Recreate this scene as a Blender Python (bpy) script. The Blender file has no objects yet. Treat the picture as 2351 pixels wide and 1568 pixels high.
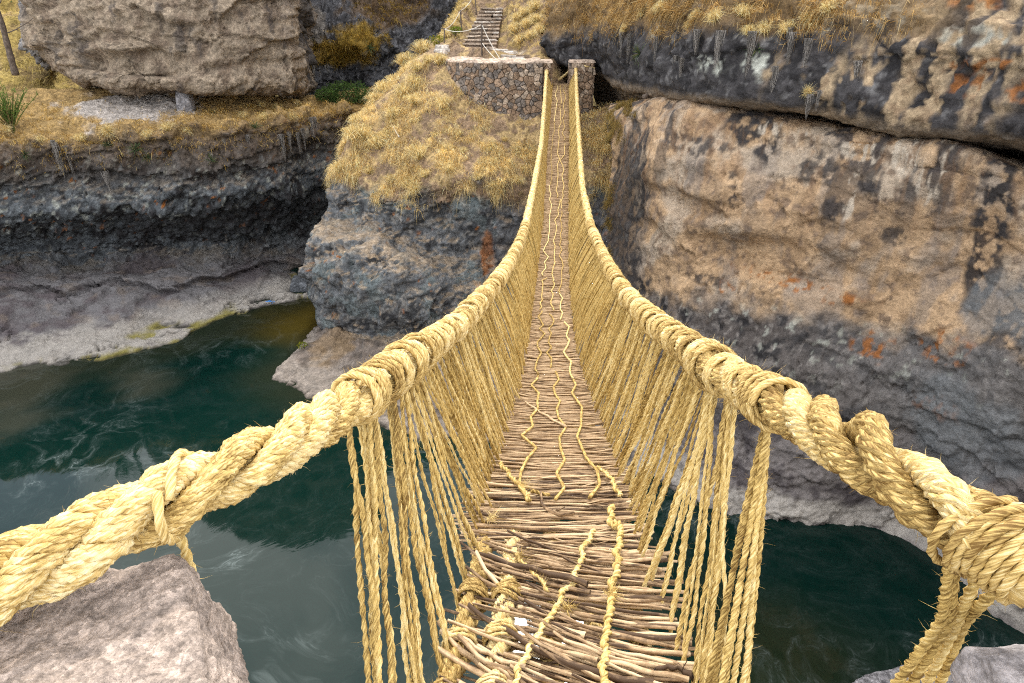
import bpy, math
import numpy as np
from mathutils import Vector, Matrix

# ------------------------------------------------------------------ camera, sky, sun, exposure
PITCH = math.radians(26.5)
FPX, CXP, CYP = 1500.0, 1175.5, 784.0          # focal length and centre in the 2351x1568 pixel frame used for measuring
ST, CT = math.sin(PITCH), math.cos(PITCH)
WATER_Z = -15.0
scene = bpy.context.scene
col = scene.collection
cam_data = bpy.data.cameras.new('camera')
cam = bpy.data.objects.new('camera', cam_data)
col.objects.link(cam)
cam.rotation_euler = (math.pi/2 - PITCH, 0, 0)
cam_data.sensor_width = 36.0
cam_data.lens = 36.0*FPX/2351.0
cam_data.clip_start = 0.05
cam_data.clip_end = 600
scene.camera = cam

SUN_EL, SUN_AZ = math.radians(52), math.radians(5)     # azimuth clockwise from +Y: ahead, its glare lies on the water under the deck
world = bpy.data.worlds.new('World'); scene.world = world; world.use_nodes = True
wn, wl = world.node_tree.nodes, world.node_tree.links
wn.clear()
sky = wn.new('ShaderNodeTexSky'); sky.sky_type = 'NISHITA'; sky.sun_disc = False
sky.sun_elevation = SUN_EL; sky.sun_rotation = SUN_AZ; sky.altitude = 3700
tcw = wn.new('ShaderNodeTexCoord')
cl = wn.new('ShaderNodeTexNoise'); cl.inputs['Scale'].default_value = 3.4; cl.inputs['Detail'].default_value = 6
wl.new(tcw.outputs['Generated'], cl.inputs['Vector'])
crp = wn.new('ShaderNodeValToRGB'); crp.color_ramp.elements[0].position = 0.42; crp.color_ramp.elements[1].position = 0.60
crp.color_ramp.elements[0].color = (0.3,0.3,0.3,1)
wl.new(cl.outputs['Fac'], crp.inputs['Fac'])
cmix = wn.new('ShaderNodeMix'); cmix.data_type = 'RGBA'
wl.new(crp.outputs['Color'], cmix.inputs['Factor'])
wl.new(sky.outputs['Color'], cmix.inputs['A'])
cmix.inputs['B'].default_value = (13.5, 13.3, 12.9, 1)       # bright thin cloud cover
bg = wn.new('ShaderNodeBackground'); bg.inputs['Strength'].default_value = 0.13
wl.new(cmix.outputs['Result'], bg.inputs['Color'])
wo = wn.new('ShaderNodeOutputWorld'); wl.new(bg.outputs['Background'], wo.inputs['Surface'])
sl = bpy.data.lights.new('sun', 'SUN'); sl.energy = 1.6; sl.angle = math.radians(8); sl.color = (1.0, 0.95, 0.86)
sun = bpy.data.objects.new('sun', sl); col.objects.link(sun)
sd = Vector((math.sin(SUN_AZ)*math.cos(SUN_EL), math.cos(SUN_AZ)*math.cos(SUN_EL), math.sin(SUN_EL)))
sun.rotation_euler = sd.to_track_quat('Z', 'Y').to_euler(); sun.location = (0, -5, 30)
scene.view_settings.view_transform = 'Standard'; scene.view_settings.look = 'None'
scene.view_settings.gamma = 1.0; scene.view_settings.exposure = 0.98
scene.cycles.use_denoising = False; scene.cycles.filter_width = 1.1; scene.cycles.sample_clamp_indirect = 4
scene.cycles.max_bounces = 6; scene.cycles.diffuse_bounces = 2

rng = np.random.default_rng(7)

# ------------------------------------------------------------------ pixel helpers (a pixel is a direction, distance is given)
def P(px, py, Y):
    u = (px-CXP)/FPX; v = (py-CYP)/FPX
    dy = CT - v*ST; dz = -(ST + v*CT); t = Y/dy
    return np.array([u*t, Y, dz*t])
def Wp(px, py, z=WATER_Z):
    u = (px-CXP)/FPX; v = (py-CYP)/FPX
    t = z/(-(ST+v*CT))
    return np.array([u*t, (CT-v*ST)*t, z])
def proj(p):
    p = np.asarray(p, float)
    Z = p[...,1]*CT - p[...,2]*ST
    return CXP + FPX*p[...,0]/Z, CYP + FPX*(-p[...,1]*ST - p[...,2]*CT)/Z, Z

# ------------------------------------------------------------------ noise
def _hash(ix, iy, iz, seed):
    h = (ix.astype(np.uint32)*np.uint32(374761393) + iy.astype(np.uint32)*np.uint32(668265263)
         + iz.astype(np.uint32)*np.uint32(2147483647) + np.uint32((seed*974711 + 12345) & 0xffffffff))
    h = (h ^ (h >> np.uint32(13)))*np.uint32(1274126177)
    h = (h ^ (h >> np.uint32(16)))*np.uint32(2246822519)
    return h ^ (h >> np.uint32(15))
_G = np.array([[1,1,0],[-1,1,0],[1,-1,0],[-1,-1,0],[1,0,1],[-1,0,1],[1,0,-1],[-1,0,-1],
               [0,1,1],[0,-1,1],[0,1,-1],[0,-1,-1],[1,1,0],[-1,1,0],[0,-1,1],[0,-1,-1]], float)
def perlin(p, seed=0):
    f = np.floor(p); i = f.astype(np.int64); d = p-f
    w = d*d*d*(d*(d*6-15)+10)
    out = np.zeros(len(p))
    for a in (0,1):
        wx = w[:,0] if a else 1-w[:,0]
        for b in (0,1):
            wy = w[:,1] if b else 1-w[:,1]
            for c in (0,1):
                wz = w[:,2] if c else 1-w[:,2]
                g = _G[_hash(i[:,0]+a, i[:,1]+b, i[:,2]+c, seed) & np.uint32(15)]
                out += wx*wy*wz*(g[:,0]*(d[:,0]-a)+g[:,1]*(d[:,1]-b)+g[:,2]*(d[:,2]-c))
    return out
def fbm(p, octv=4, seed=0, gain=0.5):
    s = 0; a = 1.0; t = 0
    for k in range(octv):
        s = s + a*perlin(p*(2.03**k)+k*17.3, seed+k); t += a; a *= gain
    return s/t*1.6
def ridged(p, octv=4, seed=0):
    s = 0; a = 1.0; t = 0
    for k in range(octv):
        s = s + a*(1-np.abs(perlin(p*(2.1**k)+k*9.1, seed+k))*2.2); t += a; a *= 0.5
    return s/t
def worley(p, seed=0):
    f = np.floor(p); i = f.astype(np.int64); best = np.full(len(p), 9.0); sec = best.copy(); idv = np.zeros(len(p)); qb = np.zeros_like(p)
    for a in (-1,0,1):
        for b in (-1,0,1):
            for c in (-1,0,1):
                h = _hash(i[:,0]+a, i[:,1]+b, i[:,2]+c, seed)
                q = np.stack([f[:,0]+a+(h & np.uint32(1023))/1024., f[:,1]+b+((h>>np.uint32(10)) & np.uint32(1023))/1024.,
                              f[:,2]+c+((h>>np.uint32(20)) & np.uint32(1023))/1024.], 1)
                d = np.sqrt(((q-p)**2).sum(1))
                closer = d < best
                sec = np.where(closer, best, np.minimum(sec, d))
                idv = np.where(closer, (h % np.uint32(997))/997., idv)
                best = np.where(closer, d, best); qb = np.where(closer[:,None], q, qb)
    return best, sec, idv, p-qb
def sstep(a, b, x):
    t = np.clip((x-a)/(b-a), 0, 1); return t*t*(3-2*t)
def mix(a, b, m):
    m = np.clip(m, 0, 1)[:,None]; return a*(1-m)+np.asarray(b)*m

# ------------------------------------------------------------------ mesh helpers
def mk_mesh(name, V, F, uv=None, vcol=None, smooth=True, mat=None):
    V = np.asarray(V, np.float32); F = np.asarray(F, np.int32)
    me = bpy.data.meshes.new(name)
    n, k = F.shape
    me.vertices.add(len(V)); me.vertices.foreach_set('co', V.ravel())
    me.loops.add(n*k); me.loops.foreach_set('vertex_index', F.ravel())
    me.polygons.add(n); me.polygons.foreach_set('loop_start', np.arange(0, n*k, k, dtype=np.int32))
    me.polygons.foreach_set('loop_total', np.full(n, k, np.int32))
    if uv is not None:
        l = me.uv_layers.new(name='UVMap'); l.data.foreach_set('uv', np.asarray(uv, np.float32)[F.ravel()].ravel())
    if vcol is not None:
        a = me.color_attributes.new('Col', 'FLOAT_COLOR', 'POINT')
        c = np.ones((len(V), 4), np.float32); c[:, :vcol.shape[1]] = np.clip(vcol, 0, 1); a.data.foreach_set('color', c.ravel())
    me.update(calc_edges=True); me.validate()
    me.polygons.foreach_set('use_smooth', np.full(len(me.polygons), smooth, bool))
    if mat: me.materials.append(mat)
    return me
def ob(name, me, parent=None):
    o = bpy.data.objects.new(name, me); col.objects.link(o)
    if parent is not None: o.parent = parent
    return o
def tag(o, label=None, cat=None, group=None, kind=None):
    if label: o['label'] = label
    if cat: o['category'] = cat
    if group: o['group'] = group
    if kind: o['kind'] = kind
    return o
def empty(name, loc=(0,0,0)):
    o = bpy.data.objects.new(name, None); col.objects.link(o); o.location = loc; o.empty_display_size = 0.2
    return o
class MB:
    def __init__(s): s.v=[]; s.f=[]; s.u=[]; s.c=[]; s.n=0
    def add(s, V, F, U=None, C=None):
        s.v.append(V); s.f.append(np.asarray(F)+s.n); s.n += len(V)
        s.u.append(np.zeros((len(V),2)) if U is None else U)
        s.c.append(np.ones((len(V),3))*0.5 if C is None else (np.ones((len(V),3))*np.asarray(C)))
    def mesh(s, name, mat, smooth=True, vcol=False):
        return mk_mesh(name, np.concatenate(s.v), np.concatenate(s.f), np.concatenate(s.u), np.concatenate(s.c) if vcol else None, smooth, mat)
def norm(a): return a/np.maximum(np.linalg.norm(a, axis=-1, keepdims=True), 1e-9)
def tube(path, r, ns=8, lobes=0, amp=0.0, twist=0.0, phase=0.0, ref=None, prof=None, caps=True, u0=0.0):
    """swept tube; lobes/amp/twist give a plied-cord cross-section turning `twist` rad per metre"""
    path = np.asarray(path, float); n = len(path)
    T = norm(np.gradient(path, axis=0))
    if ref is None:
        m = np.abs(T.mean(0)); e = np.zeros(3); e[int(np.argmin(m))] = 1; ref = np.tile(e, (n,1))
    N = norm(np.cross(ref, T)); B = np.cross(T, N)
    s = np.concatenate([[0], np.cumsum(np.linalg.norm(np.diff(path, axis=0), axis=1))])
    a = np.arange(ns)/ns*2*math.pi
    tw = (twist*s+phase)[:,None]
    rad = np.broadcast_to(np.asarray(r, float).reshape(-1,1) if np.ndim(r) else np.full((n,1), float(r)), (n,1))
    if lobes: R = rad*(1+amp*np.cos(lobes*(a[None]-tw)))
    else: R = np.broadcast_to(rad, (n, ns)).copy()
    if prof is not None: R = R + prof(s[:,None], a[None])
    V = path[:,None]+R[...,None]*(np.cos(a)[None,:,None]*N[:,None]+np.sin(a)[None,:,None]*B[:,None])
    U = np.stack([np.broadcast_to((s+u0)[:,None], (n,ns)), (a[None]-tw)/(2*math.pi)], -1)
    i = np.arange(n-1)[:,None]*ns; j = np.arange(ns)[None]; k = (j+1) % ns
    F = np.stack([i+j, i+k, i+ns+k, i+ns+j], -1).reshape(-1,4)
    V = V.reshape(-1,3); U = U.reshape(-1,2)
    if caps:
        c0, c1 = len(V), len(V)+1
        V = np.concatenate([V, path[:1], path[-1:]]); U = np.concatenate([U, U[:1], U[-1:]])
        j = np.arange(0, ns, 2)
        F = np.concatenate([F, np.stack([np.full(len(j), c0), (j+2)%ns, (j+1)%ns, j], 1) if ns%2==0 else np.stack([np.full(ns,c0),(np.arange(ns)+1)%ns,np.arange(ns),np.arange(ns)],1)[:0]])
        b = (n-1)*ns
        if ns%2==0: F = np.concatenate([F, np.stack([np.full(len(j), c1), b+j, b+(j+1)%ns, b+(j+2)%ns], 1)])
    return V, F, U
def hairs(mb, pts, dirs, L, w):
    """thin bent straw fibres"""
    n = len(pts); side = norm(np.cross(dirs, rng.normal(size=(n,3))))
    L = np.broadcast_to(L, (n,))[:,None]; bend = rng.normal(size=(n,3))*0.35*L
    p1 = pts+dirs*L*0.55+bend*0.3; p2 = pts+dirs*L+bend
    V = np.stack([pts-side*w, pts+side*w, p1-side*w*.8, p1+side*w*.8, p2-side*w*.15, p2+side*w*.15], 1).reshape(-1,3)
    b = np.arange(n)[:,None]*6
    F = np.concatenate([b+np.array([[0,1,3,2]]), b+np.array([[2,3,5,4]])])
    mb.add(V, F, np.tile(np.array([[0,0],[0,.1],[.5,0],[.5,.1],[1,0],[1,.1]]), (n,1)) + np.repeat(rng.random((n,1))*9, 6, 0))

# ------------------------------------------------------------------ materials
def new_mat(name):
    m = bpy.data.materials.new(name); m.use_nodes = True
    nt = m.node_tree; nt.nodes.clear()
    o = nt.nodes.new('ShaderNodeOutputMaterial'); b = nt.nodes.new('ShaderNodeBsdfPrincipled')
    nt.links.new(b.outputs[0], o.inputs['Surface'])
    return m, nt.nodes, nt.links, b
def nd(ns, typ, **kw):
    n = ns.new(typ)
    for k, v in kw.items():
        if k in n.inputs: n.inputs[k].default_value = v
        else: setattr(n, k, v)
    return n
def ramp(ns, stops):
    r = ns.new('ShaderNodeValToRGB'); e = r.color_ramp.elements
    while len(e) < len(stops): e.new(0.5)
    for x, (p, c) in zip(e, stops): x.position = p; x.color = (*c, 1) if len(c) == 3 else c
    return r
def rock_material(name, fine=14.0, bump=0.5, pits=0.4, rough=0.92, flat=None, contrast=0.45):
    m, ns, ln, b = new_mat(name)
    tc = nd(ns, 'ShaderNodeTexCoord')
    n1 = nd(ns, 'ShaderNodeTexNoise', Scale=fine*.35, Detail=7.0, Roughness=0.68)
    n2 = nd(ns, 'ShaderNodeTexNoise', Scale=fine*2.1, Detail=5.0, Roughness=0.7)
    vo = nd(ns, 'ShaderNodeTexVoronoi', Scale=fine)
    for n in (n1, n2, vo): ln.new(tc.outputs['Object'], n.inputs['Vector'])
    if flat is None:
        base = nd(ns, 'ShaderNodeVertexColor', layer_name='Col'); bc = base.outputs['Color']
    else:
        r0 = ramp(ns, [(0.3, tuple(c*.72 for c in flat)), (0.55, flat), (0.75, tuple(min(1, c*1.25) for c in flat))])
        n0 = nd(ns, 'ShaderNodeTexNoise', Scale=fine*.09, Detail=4.0, Roughness=.6); ln.new(tc.outputs['Object'], n0.inputs['Vector'])
        av = nd(ns, 'ShaderNodeMath', operation='MULTIPLY_ADD'); av.inputs[1].default_value = .6; hv = nd(ns, 'ShaderNodeMath', operation='MULTIPLY'); hv.inputs[1].default_value = .45
        ln.new(n1.outputs['Fac'], hv.inputs[0]); ln.new(n0.outputs['Fac'], av.inputs[0]); ln.new(hv.outputs[0], av.inputs[2])
        ln.new(av.outputs[0], r0.inputs['Fac']); bc = r0.outputs['Color']
    r1 = ramp(ns, [(0.28, (1-contrast*1.2,)*3), (0.5, (1,)*3), (0.72, (1+contrast,)*3)])
    ln.new(n1.outputs['Fac'], r1.inputs['Fac'])
    r2 = ramp(ns, [(0.32, (1-contrast*.95,)*3), (0.68, (1+contrast*.8,)*3)])
    ln.new(n2.outputs['Fac'], r2.inputs['Fac'])
    m1 = nd(ns, 'ShaderNodeMix', data_type='RGBA', blend_type='MULTIPLY'); m1.inputs['Factor'].default_value = 1
    ln.new(bc, m1.inputs['A']); ln.new(r1.outputs['Color'], m1.inputs['B'])
    va = nd(ns, 'ShaderNodeVectorMath', operation='MULTIPLY_ADD'); va.inputs[1].default_value = (.25/fine*5,)*3
    ln.new(n2.outputs['Color'], va.inputs[0]); ln.new(tc.outputs['Object'], va.inputs[2])
    vo2 = nd(ns, 'ShaderNodeTexVoronoi', Scale=fine*1.5); ln.new(va.outputs[0], vo2.inputs['Vector'])
    bw = nd(ns, 'ShaderNodeRGBToBW'); ln.new(vo2.outputs['Color'], bw.inputs[0])
    r3 = ramp(ns, [(0.12, (1-contrast*.85,)*3), (0.5, (1,)*3), (0.88, (1+contrast*.75,)*3)]); ln.new(bw.outputs[0], r3.inputs['Fac'])
    m3 = nd(ns, 'ShaderNodeMix', data_type='RGBA', blend_type='MULTIPLY'); m3.inputs['Factor'].default_value = 1
    m2 = nd(ns, 'ShaderNodeMix', data_type='RGBA', blend_type='MULTIPLY'); m2.inputs['Factor'].default_value = 1
    ln.new(m1.outputs['Result'], m2.inputs['A']); ln.new(r2.outputs['Color'], m2.inputs['B'])
    ln.new(m2.outputs['Result'], m3.inputs['A']); ln.new(r3.outputs['Color'], m3.inputs['B'])
    ln.new(m3.outputs['Result'], b.inputs['Base Color'])
    if flat is None:
        for mm_ in (m1, m2, m3): ln.new(base.outputs['Alpha'], mm_.inputs['Factor'])
    b.inputs['Roughness'].default_value = rough; b.inputs['Specular IOR Level'].default_value = 0.25
    ad = nd(ns, 'ShaderNodeMath', operation='MULTIPLY_ADD'); ad.inputs[1].default_value = 0.5
    ln.new(n2.outputs['Fac'], ad.inputs[0]); ln.new(n1.outputs['Fac'], ad.inputs[2])
    ad2 = nd(ns, 'ShaderNodeMath', operation='MULTIPLY_ADD'); ad2.inputs[1].default_value = -pits
    ln.new(vo.outputs['Distance'], ad2.inputs[0]); ln.new(ad.outputs[0], ad2.inputs[2])
    bp = nd(ns, 'ShaderNodeBump', Strength=bump, Distance=1.2/fine)
    ln.new(ad2.outputs[0], bp.inputs['Height']); ln.new(bp.outputs['Normal'], b.inputs['Normal'])
    return m
def straw_material(name, c0, c1, c2, bump=0.4, su=30.0, sv=26.0, rnd=.16):
    m, ns, ln, b = new_mat(name)
    uv = nd(ns, 'ShaderNodeUVMap', uv_map='UVMap'); mp = nd(ns, 'ShaderNodeMapping'); mp.inputs['Scale'].default_value = (su, sv, 1)
    oi = nd(ns, 'ShaderNodeObjectInfo')
    ln.new(uv.outputs[0], mp.inputs['Vector'])
    n1 = nd(ns, 'ShaderNodeTexNoise', Scale=1.0, Detail=3.0, Roughness=0.6); ln.new(mp.outputs[0], n1.inputs['Vector'])
    tc = nd(ns, 'ShaderNodeTexCoord')
    n2 = nd(ns, 'ShaderNodeTexNoise', Scale=17.0, Detail=5.0, Roughness=.7); ln.new(tc.outputs['Object'], n2.inputs['Vector'])
    a = nd(ns, 'ShaderNodeMath', operation='MULTIPLY_ADD'); a.inputs[1].default_value = 0.7
    a3 = nd(ns, 'ShaderNodeMath', operation='MULTIPLY_ADD'); a3.inputs[1].default_value = rnd; a3.inputs[2].default_value = 0.06-rnd/2
    ln.new(oi.outputs['Random'], a3.inputs[0])
    a4 = nd(ns, 'ShaderNodeMath', operation='MULTIPLY_ADD'); a4.inputs[1].default_value = 0.38
    ln.new(n2.outputs['Fac'], a4.inputs[0]); ln.new(a3.outputs[0], a4.inputs[2])
    ln.new(n1.outputs['Fac'], a.inputs[0]); ln.new(a4.outputs[0], a.inputs[2])
    r = ramp(ns, [(0.46, c0), (0.61, c1), (0.78, c2)]); ln.new(a.outputs[0], r.inputs['Fac'])
    ln.new(r.outputs['Color'], b.inputs['Base Color'])
    b.inputs['Roughness'].default_value = 0.7; b.inputs['Specular IOR Level'].default_value = 0.3
    bp = nd(ns, 'ShaderNodeBump', Strength=bump, Distance=0.004); ln.new(n1.outputs['Fac'], bp.inputs['Height']); ln.new(bp.outputs[0], b.inputs['Normal'])
    return m
def leaf_material(name, rough=0.75):
    m, ns, ln, b = new_mat(name)
    vc = nd(ns, 'ShaderNodeVertexColor', layer_name='Col'); tc = nd(ns, 'ShaderNodeTexCoord')
    n = nd(ns, 'ShaderNodeTexNoise', Scale=3.0, Detail=3.0); ln.new(tc.outputs['Object'], n.inputs['Vector'])
    r = ramp(ns, [(0.3, (.7,.7,.7)), (0.7, (1.25,1.25,1.25))]); ln.new(n.outputs['Fac'], r.inputs['Fac'])
    x = nd(ns, 'ShaderNodeMix', data_type='RGBA', blend_type='MULTIPLY'); x.inputs['Factor'].default_value = 1
    ln.new(vc.outputs['Color'], x.inputs['A']); ln.new(r.outputs['Color'], x.inputs['B'])
    ln.new(x.outputs['Result'], b.inputs['Base Color'])
    b.inputs['Roughness'].default_value = rough; b.inputs['Specular IOR Level'].default_value = 0.2
    tl = nd(ns, 'ShaderNodeBsdfTranslucent'); ln.new(x.outputs['Result'], tl.inputs['Color'])
    ms = nd(ns, 'ShaderNodeMixShader'); ms.inputs[0].default_value = 0.45
    out = [n_ for n_ in ns if n_.bl_idname == 'ShaderNodeOutputMaterial'][0]
    ln.new(b.outputs[0], ms.inputs[1]); ln.new(tl.outputs[0], ms.inputs[2]); ln.new(ms.outputs[0], out.inputs['Surface'])
    return m

M_rock = rock_material('cliff_rock', fine=5.0, bump=0.7, pits=0.4, contrast=0.36)
M_rock_right = rock_material('right_cliff_rock', fine=6.5, bump=0.55, pits=0.35, contrast=0.25)
M_boulder = rock_material('boulder_rock', fine=60.0, bump=0.8, pits=0.5, flat=(0.45,0.365,0.31), contrast=0.36)
M_near_grey = rock_material('near_grey_rock', fine=40.0, bump=0.6, flat=(0.36,0.33,0.33), contrast=.3)
M_grey = rock_material('grey_rock', fine=14.0, bump=0.6, flat=(0.26,0.25,0.26))
M_stone = rock_material('wall_stone', fine=9.0, bump=0.5, flat=(0.30,0.21,0.145))
M_stone2 = rock_material('wall_stone_grey', fine=9.0, bump=0.5, flat=(0.20,0.168,0.145))
M_stone3 = rock_material('wall_stone_pale', fine=9.0, bump=0.5, flat=(0.43,0.34,0.26))
M_mortar = rock_material('wall_earth', fine=10.0, bump=0.6, flat=(0.10,0.075,0.055))
M_cope = rock_material('coping_mortar', fine=6.0, bump=0.4, flat=(0.55,0.43,0.34))
M_step = rock_material('step_stone', fine=8.0, bump=0.5, flat=(0.27,0.2,0.15))
M_tread = rock_material('tread_stone', fine=8.0, bump=0.5, flat=(0.40,0.32,0.25))
M_pale = rock_material('paving_stone', fine=6.0, bump=0.4, flat=(0.5,0.45,0.4))
M_rope = straw_material('straw_rope', (0.19,0.105,0.025), (0.65,0.455,0.16), (0.94,0.80,0.48), su=12.0, sv=11.0, bump=1.0)
M_cord = straw_material('straw_cord', (0.17,0.095,0.02), (0.65,0.45,0.145), (0.95,0.79,0.42), su=12.0, sv=8.0, bump=1.0)
M_twig = straw_material('twig_bark', (0.085,0.05,0.028), (0.37,0.245,0.135), (0.70,0.52,0.32), su=3.5, sv=3.0, rnd=.38, bump=.9)
M_leaf = leaf_material('grass_blade')
M_wood = straw_material('weathered_wood', (0.06,0.045,0.035), (0.13,0.1,0.08), (0.24,0.19,0.15), su=6, sv=8)
M_cordwhite = straw_material('pale_fence_rope', (0.45,0.42,0.36), (0.65,0.62,0.55), (0.75,0.72,0.66))

# ------------------------------------------------------------------ lofted rock surfaces
def crom(ctrl, n):
    """Catmull-Rom resample along axis 0 to n samples, chord-length parameter"""
    m = len(ctrl); c = np.concatenate([2*ctrl[:1]-ctrl[1:2], ctrl, 2*ctrl[-1:]-ctrl[-2:-1]])
    L = np.linalg.norm(np.diff(ctrl, axis=0), axis=-1); L = L.reshape(m-1, -1).mean(1)+1e-3
    cum = np.concatenate([[0], np.cumsum(L)]); s = np.linspace(0, cum[-1], n)
    k = np.clip(np.searchsorted(cum, s, side='right')-1, 0, m-2); t = (s-cum[k])/L[k]
    sh = (-1,)+(1,)*(ctrl.ndim-1); t = t.reshape(sh)
    p0, p1, p2, p3 = c[k], c[k+1], c[k+2], c[k+3]
    out = 0.5*((2*p1)+(-p0+p2)*t+(2*p0-5*p1+4*p2-p3)*t*t+(-p0+3*p1-3*p2+p3)*t**3)
    return out, (k+t.ravel())
class Surf:
    def __init__(s, cols, nu, nv, disp, colour, name, label, mat, cat='cliff'):
        g = np.array([[np.asarray(p, float) if len(p) == 3 and p[2] != 'w' else Wp(p[0], p[1]) for p in
                       [q if isinstance(q, np.ndarray) else (P(*q) if q[2] != 'w' else (q[0], q[1], 'w')) for q in c]] for c in cols])
        s.g = g
        a, s.uc = crom(g, nu); a, s.vr = crom(np.swapaxes(a, 0, 1), nv)
        a = np.swapaxes(a, 0, 1)                       # nu, nv, 3
        tu = np.gradient(a, axis=0); tv = np.gradient(a, axis=1)
        n = norm(np.cross(tu, tv))
        ctr = a.reshape(-1,3); flip = np.sign(-(n.reshape(-1,3)*norm(ctr)).sum(1).mean())
        n = n*flip; s.flip = flip
        s.UU, s.VV = np.meshgrid(s.uc, s.vr, indexing='ij')
        pts = a.reshape(-1,3); s.base = pts
        d = disp(pts, s.UU.ravel(), s.VV.ravel())
        if isinstance(d, tuple): d, extra = d; pts = pts+extra
        V = pts+n.reshape(-1,3)*d[:,None]
        s.V = V; s.nu, s.nv = nu, nv
        Vg = V.reshape(nu, nv, 3)
        s.N = (norm(np.cross(np.gradient(Vg, axis=0), np.gradient(Vg, axis=1)))*flip).reshape(-1,3)
        s.d = d
        s.ppx, s.ppy, _ = proj(s.base)
        s.alpha = np.ones(len(V)); c = colour(s); c = np.c_[c, s.alpha]
        i = np.arange(nu-1)[:,None]*nv; j = np.arange(nv-1)[None]
        F = np.stack([i+j, i+nv+j, i+nv+j+1, i+j+1], -1).reshape(-1,4)
        if flip < 0: F = F[:, ::-1]
        s.o = tag(ob(name, mk_mesh(name, V, F, None, c, True, mat)), label, cat, kind='structure')
    def at(s, px, py):
        """surface point whose base lies along that direction (the foremost one)"""
        d2 = (s.ppx-px)**2+(s.ppy-py)**2
        k = np.argsort(d2)[:12]; k = k[np.argmin(s.base[k,1]+0.02*np.sqrt(d2[k]))]
        return k
    def patch(s, px, py, rx, rz, seed=0, edge=0.5, freq=1.2):
        """0..1 mask of a ragged stain around a spot on the surface, rx / rz metres"""
        c = s.base[s.at(px, py)]; q = s.base-c
        r = np.sqrt((q[:,0]**2+(q[:,1]*.5)**2)/rx**2+(q[:,2]/rz)**2)
        return sstep(1.15, 1.15-edge, r+0.55*fbm(s.base*freq*np.array([1,1,.6]), 4, seed+31))

def rock_disp(p, big=0.4, mid=0.25, fine=0.06, strata=0.0, peb=0.0, crack=0.0, seed=0, bs=0.33, saw=0.0, sf=.45):
    amp = sstep(-.35,.45,fbm(p*.45,2,seed+77))
    def facet(sc, sd):
        w = worley(p*sc+.22*fbm(p*1.1,3,sd)[:,None], sd+7); h = w[2]; a1 = h*40.; rd = np.stack([np.cos(a1),np.sin(a1*1.7),np.sin(a1*2.3)],-1)
        return (h-.5)*.9+(w[3]*rd).sum(1)*1.0-.2*sstep(.06,.0,w[1]-w[0])
    chunk = facet(np.array([.5,.5,.8]),seed+6)+.5*facet(np.array([1.3,1.3,1.9]),seed+16)*(.3+amp)
    d = big*fbm(p*bs, 3, seed)+mid*(.4+.6*amp)*(.4*fbm(p*1.15,5,seed+5,.5)+.62*chunk)+fine*(.4+1.2*amp)*fbm(p*4.2, 3, seed+11)
    if saw:
        for k_, (f_, a_) in enumerate(((sf,1.),(sf*2.3,.45))):
            q = p[:,2]*f_+.9*fbm(p*np.array([.16,.16,.1]),3,seed+60+k_)+.16*fbm(p*.9,4,seed+62)+.04*fbm(p*3,2,seed+63)
            t = q-np.floor(q); d = d+saw*a_*((1-t)*sstep(0,.05,t)-.45)*sstep(-.25,.2,fbm(p*.3,2,seed+64+k_))
    if strata:
        z = p[:,2]+0.6*fbm(p*.3, 3, seed+3)
        q = np.stack([p[:,0]*.12, p[:,1]*.12, z*1.6], 1)
        d = d+strata*(ridged(q, 4, seed+21)-0.5)*sstep(-.3,.3,fbm(p*.35,2,seed+23))
    if peb:
        f1, f2 = worley(p*3.1, seed+9)[:2]; g1, g2 = worley(p*1.5, seed+19)[:2]
        d = d+peb*(np.minimum(f2-f1, .45)*0.9+0.9*np.minimum(g2-g1, .4))
    if crack:
        w = np.abs(fbm(p*np.array([.45,.45,.8]), 4, seed+41))
        d = d-crack*sstep(0.045, 0.0, w)*sstep(-.1,.4,fbm(p*.5,2,seed+43))
    return d

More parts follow.
